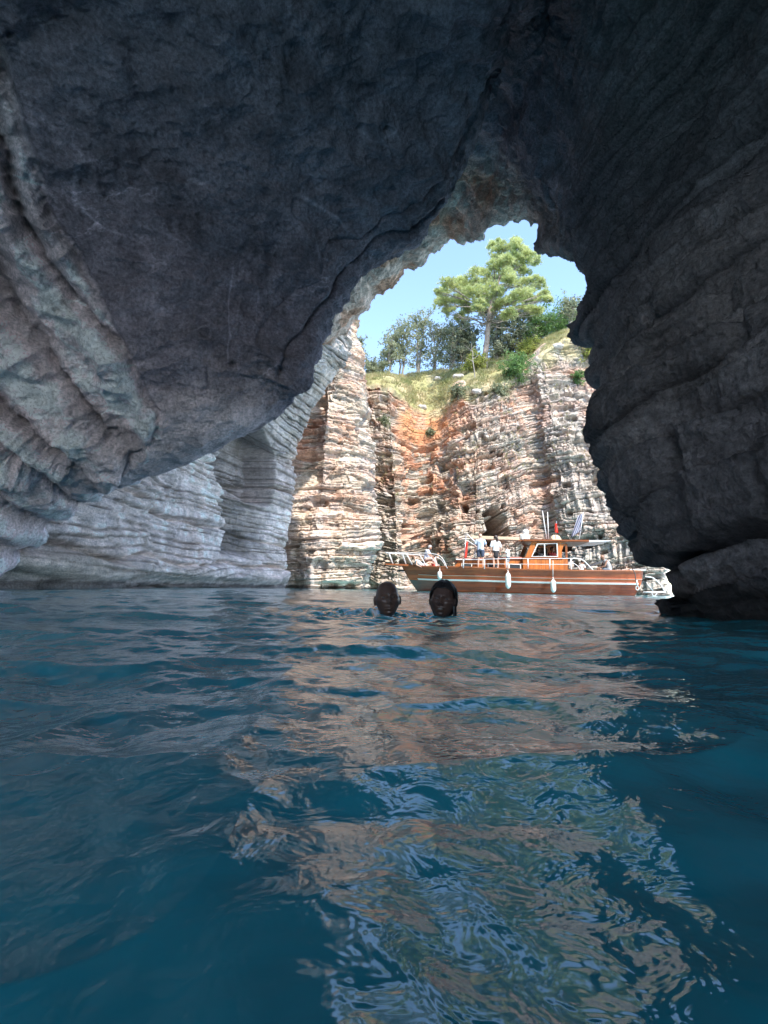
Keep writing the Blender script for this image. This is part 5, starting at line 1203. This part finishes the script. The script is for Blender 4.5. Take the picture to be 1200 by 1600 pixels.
# swimmers ------------------------------------------------------------
SKs1 = skin_mat('swimmer_skin', (.10, .052, .038)); SKs2 = skin_mat('swimmer_skin_dark', (.09, .046, .034))
mt, n, b, out = newmat('eye_white'); b.inputs['Base Color'].default_value = (.05, .04, .035, 1); b.inputs['Roughness'].default_value = .2; M_eye = mt
def swimmer(label, px, py, Y, yaw, roll, s, skm, female):
    top = at(px, py, Y); hc = top - np.array([0, 0, .118 * s]); loc = np.array([hc[0], hc[1], 0.0])
    root = empty('person', loc, label, 'person', 'swimmers in the cave'); z = hc[2]
    P = lambda x, y, zz: np.array([x, y, z + zz])
    dirf = R(-90) + yaw
    c_, s_ = math.cos(dirf), math.sin(dirf)
    Q = lambda f, l, u: np.array([c_ * f - s_ * l, s_ * f + c_ * l, z + u])
    h, HM = head_obj((0, 0, z), dirf, R(-4), roll, s, female)
    ch = [[(Q(-.03, 0, -.62), .13), (Q(-.03, 0, -.42), .14), (Q(-.04, 0, -.26), .10), (Q(-.035, 0, -.17), .060), (Q(-.025, 0, -.07), .058)]]
    for sd in (-1, 1):
        ch.append([(Q(-.03, 0, -.42), .14), (Q(-.03, sd * .19, -.30), .06), (Q(.05, sd * .33, -.42), .045), (Q(.22, sd * .42, -.36), .036), (Q(.32, sd * .44, -.33), .024)])
        ch += hand_chains(Q(.32, sd * .44, -.33), Q(.22, sd * .42, -.36))
        ch.append([(Q(-.03, 0, -.62), .13), (Q(0, sd * .1, -.80), .10), (Q(.10, sd * .13, -1.15), .06), (Q(-.10, sd * .14, -1.5), .035), (Q(-.22, sd * .14, -1.55), .025)])
    body = fuse([skin(ch), h], 'body', skm, root, .0030, 2)
    for sd in (-1, 1):
        bm = bmesh.new(); bmesh.ops.create_uvsphere(bm, u_segments=16, v_segments=12, radius=.0115); bm.transform(HM @ Matrix.Translation((.0715, sd * .031, .0085)))
        me = bpy.data.meshes.new('eye'); bm.to_mesh(me); bm.free(); me.materials.append(M_eye); e = bpy.data.objects.new('eye', me); COL.objects.link(e); e.parent = root
    if female:
        bm = bmesh.new(); bmesh.ops.create_uvsphere(bm, u_segments=16, v_segments=8, radius=1); bm.transform(HM @ Matrix.Translation((.0945, 0, -.0572)) @ Matrix.Diagonal((.006, .017, .0036, 1)))
        me = bpy.data.meshes.new('teeth'); bm.to_mesh(me); bm.free(); me.materials.append(plain('teeth_white', (.35, .32, .29), .3)); e = bpy.data.objects.new('teeth', me); COL.objects.link(e); e.parent = root
        n_, m_ = 60, 36; bm = bmesh.new(); rows_ = []
        for i in range(n_):
            a = -math.pi + 2 * math.pi * i / n_; r_ = []
            for j in range(m_):
                bb_ = .02 + (math.pi - .5) * j / (m_ - 1) * (.97 if math.cos(a) < -.1 else np.interp(math.cos(a), [-.1, .2, .6, 1], [.92, .56, .40, .35]))
                dx, dy, dz = math.sin(bb_) * math.cos(a), math.sin(bb_) * math.sin(a), math.cos(bb_)
                k_ = 1 + .018 * math.sin(a * 31 + bb_ * 3) + .02 * math.sin(a * 9)
                low = max(0, -dz); part = .006 * math.exp(-(dy / .10) ** 2) * (dz > .2)
                r_.append(bm.verts.new(((.107 * dx * (1 - .35 * low if dx < 0 else 1) - .004) * k_, (.0815 if dy < 0 else .089) * dy * (1 - .12 * low) * k_, .122 * dz * k_ + .006 - part)))
            rows_.append(r_)
        for i in range(n_):
            for j in range(m_ - 1): bm.faces.new((rows_[i][j], rows_[i][j + 1], rows_[(i + 1) % n_][j + 1], rows_[(i + 1) % n_][j])).smooth = True
        bm.transform(HM); me = bpy.data.meshes.new('hair'); bm.to_mesh(me); bm.free(); me.materials.append(HW); ho = bpy.data.objects.new('hair', me); COL.objects.link(ho); ho.parent = root
        md = ho.modifiers.new('t', 'SOLIDIFY'); md.thickness = .009; md.offset = 1
        T_ = lambda q: np.array(HM @ Vector(q)); rg = np.random.default_rng(4); st = []
        for k_ in range(9):
            y0 = .075 + rg.uniform(-.006, .008); x0 = rg.uniform(-.04, .03)
            st.append([(T_((x0, y0, -.03)), .009), (T_((x0 + rg.uniform(-.01, .01), y0 + .008, -.08)), .007), (T_((x0 + rg.uniform(-.015, .015), y0 + rg.uniform(-.01, .01), -.135)), .004)])
        for k_ in range(len(st)): pass
        tb = Tubes(6)
        for c2 in st: tb.add(np.array([p for p, r in c2]), np.array([r for p, r in c2]))
        tb.build('wet_strand', HW, ho)
    else:
        # shaved scalp stubble: thin cap slightly proud of the skull
        pass
    return root
swimmer('bald man swimming with only his head above water, left of the woman', 606, 908, 3.45, R(6), R(3), 1.06, SKs1, False)
swimmer('dark-haired woman swimming beside the bald man, smiling, head above water', 692, 910, 3.30, R(-14), R(-4), 1.02, SKs2, True)
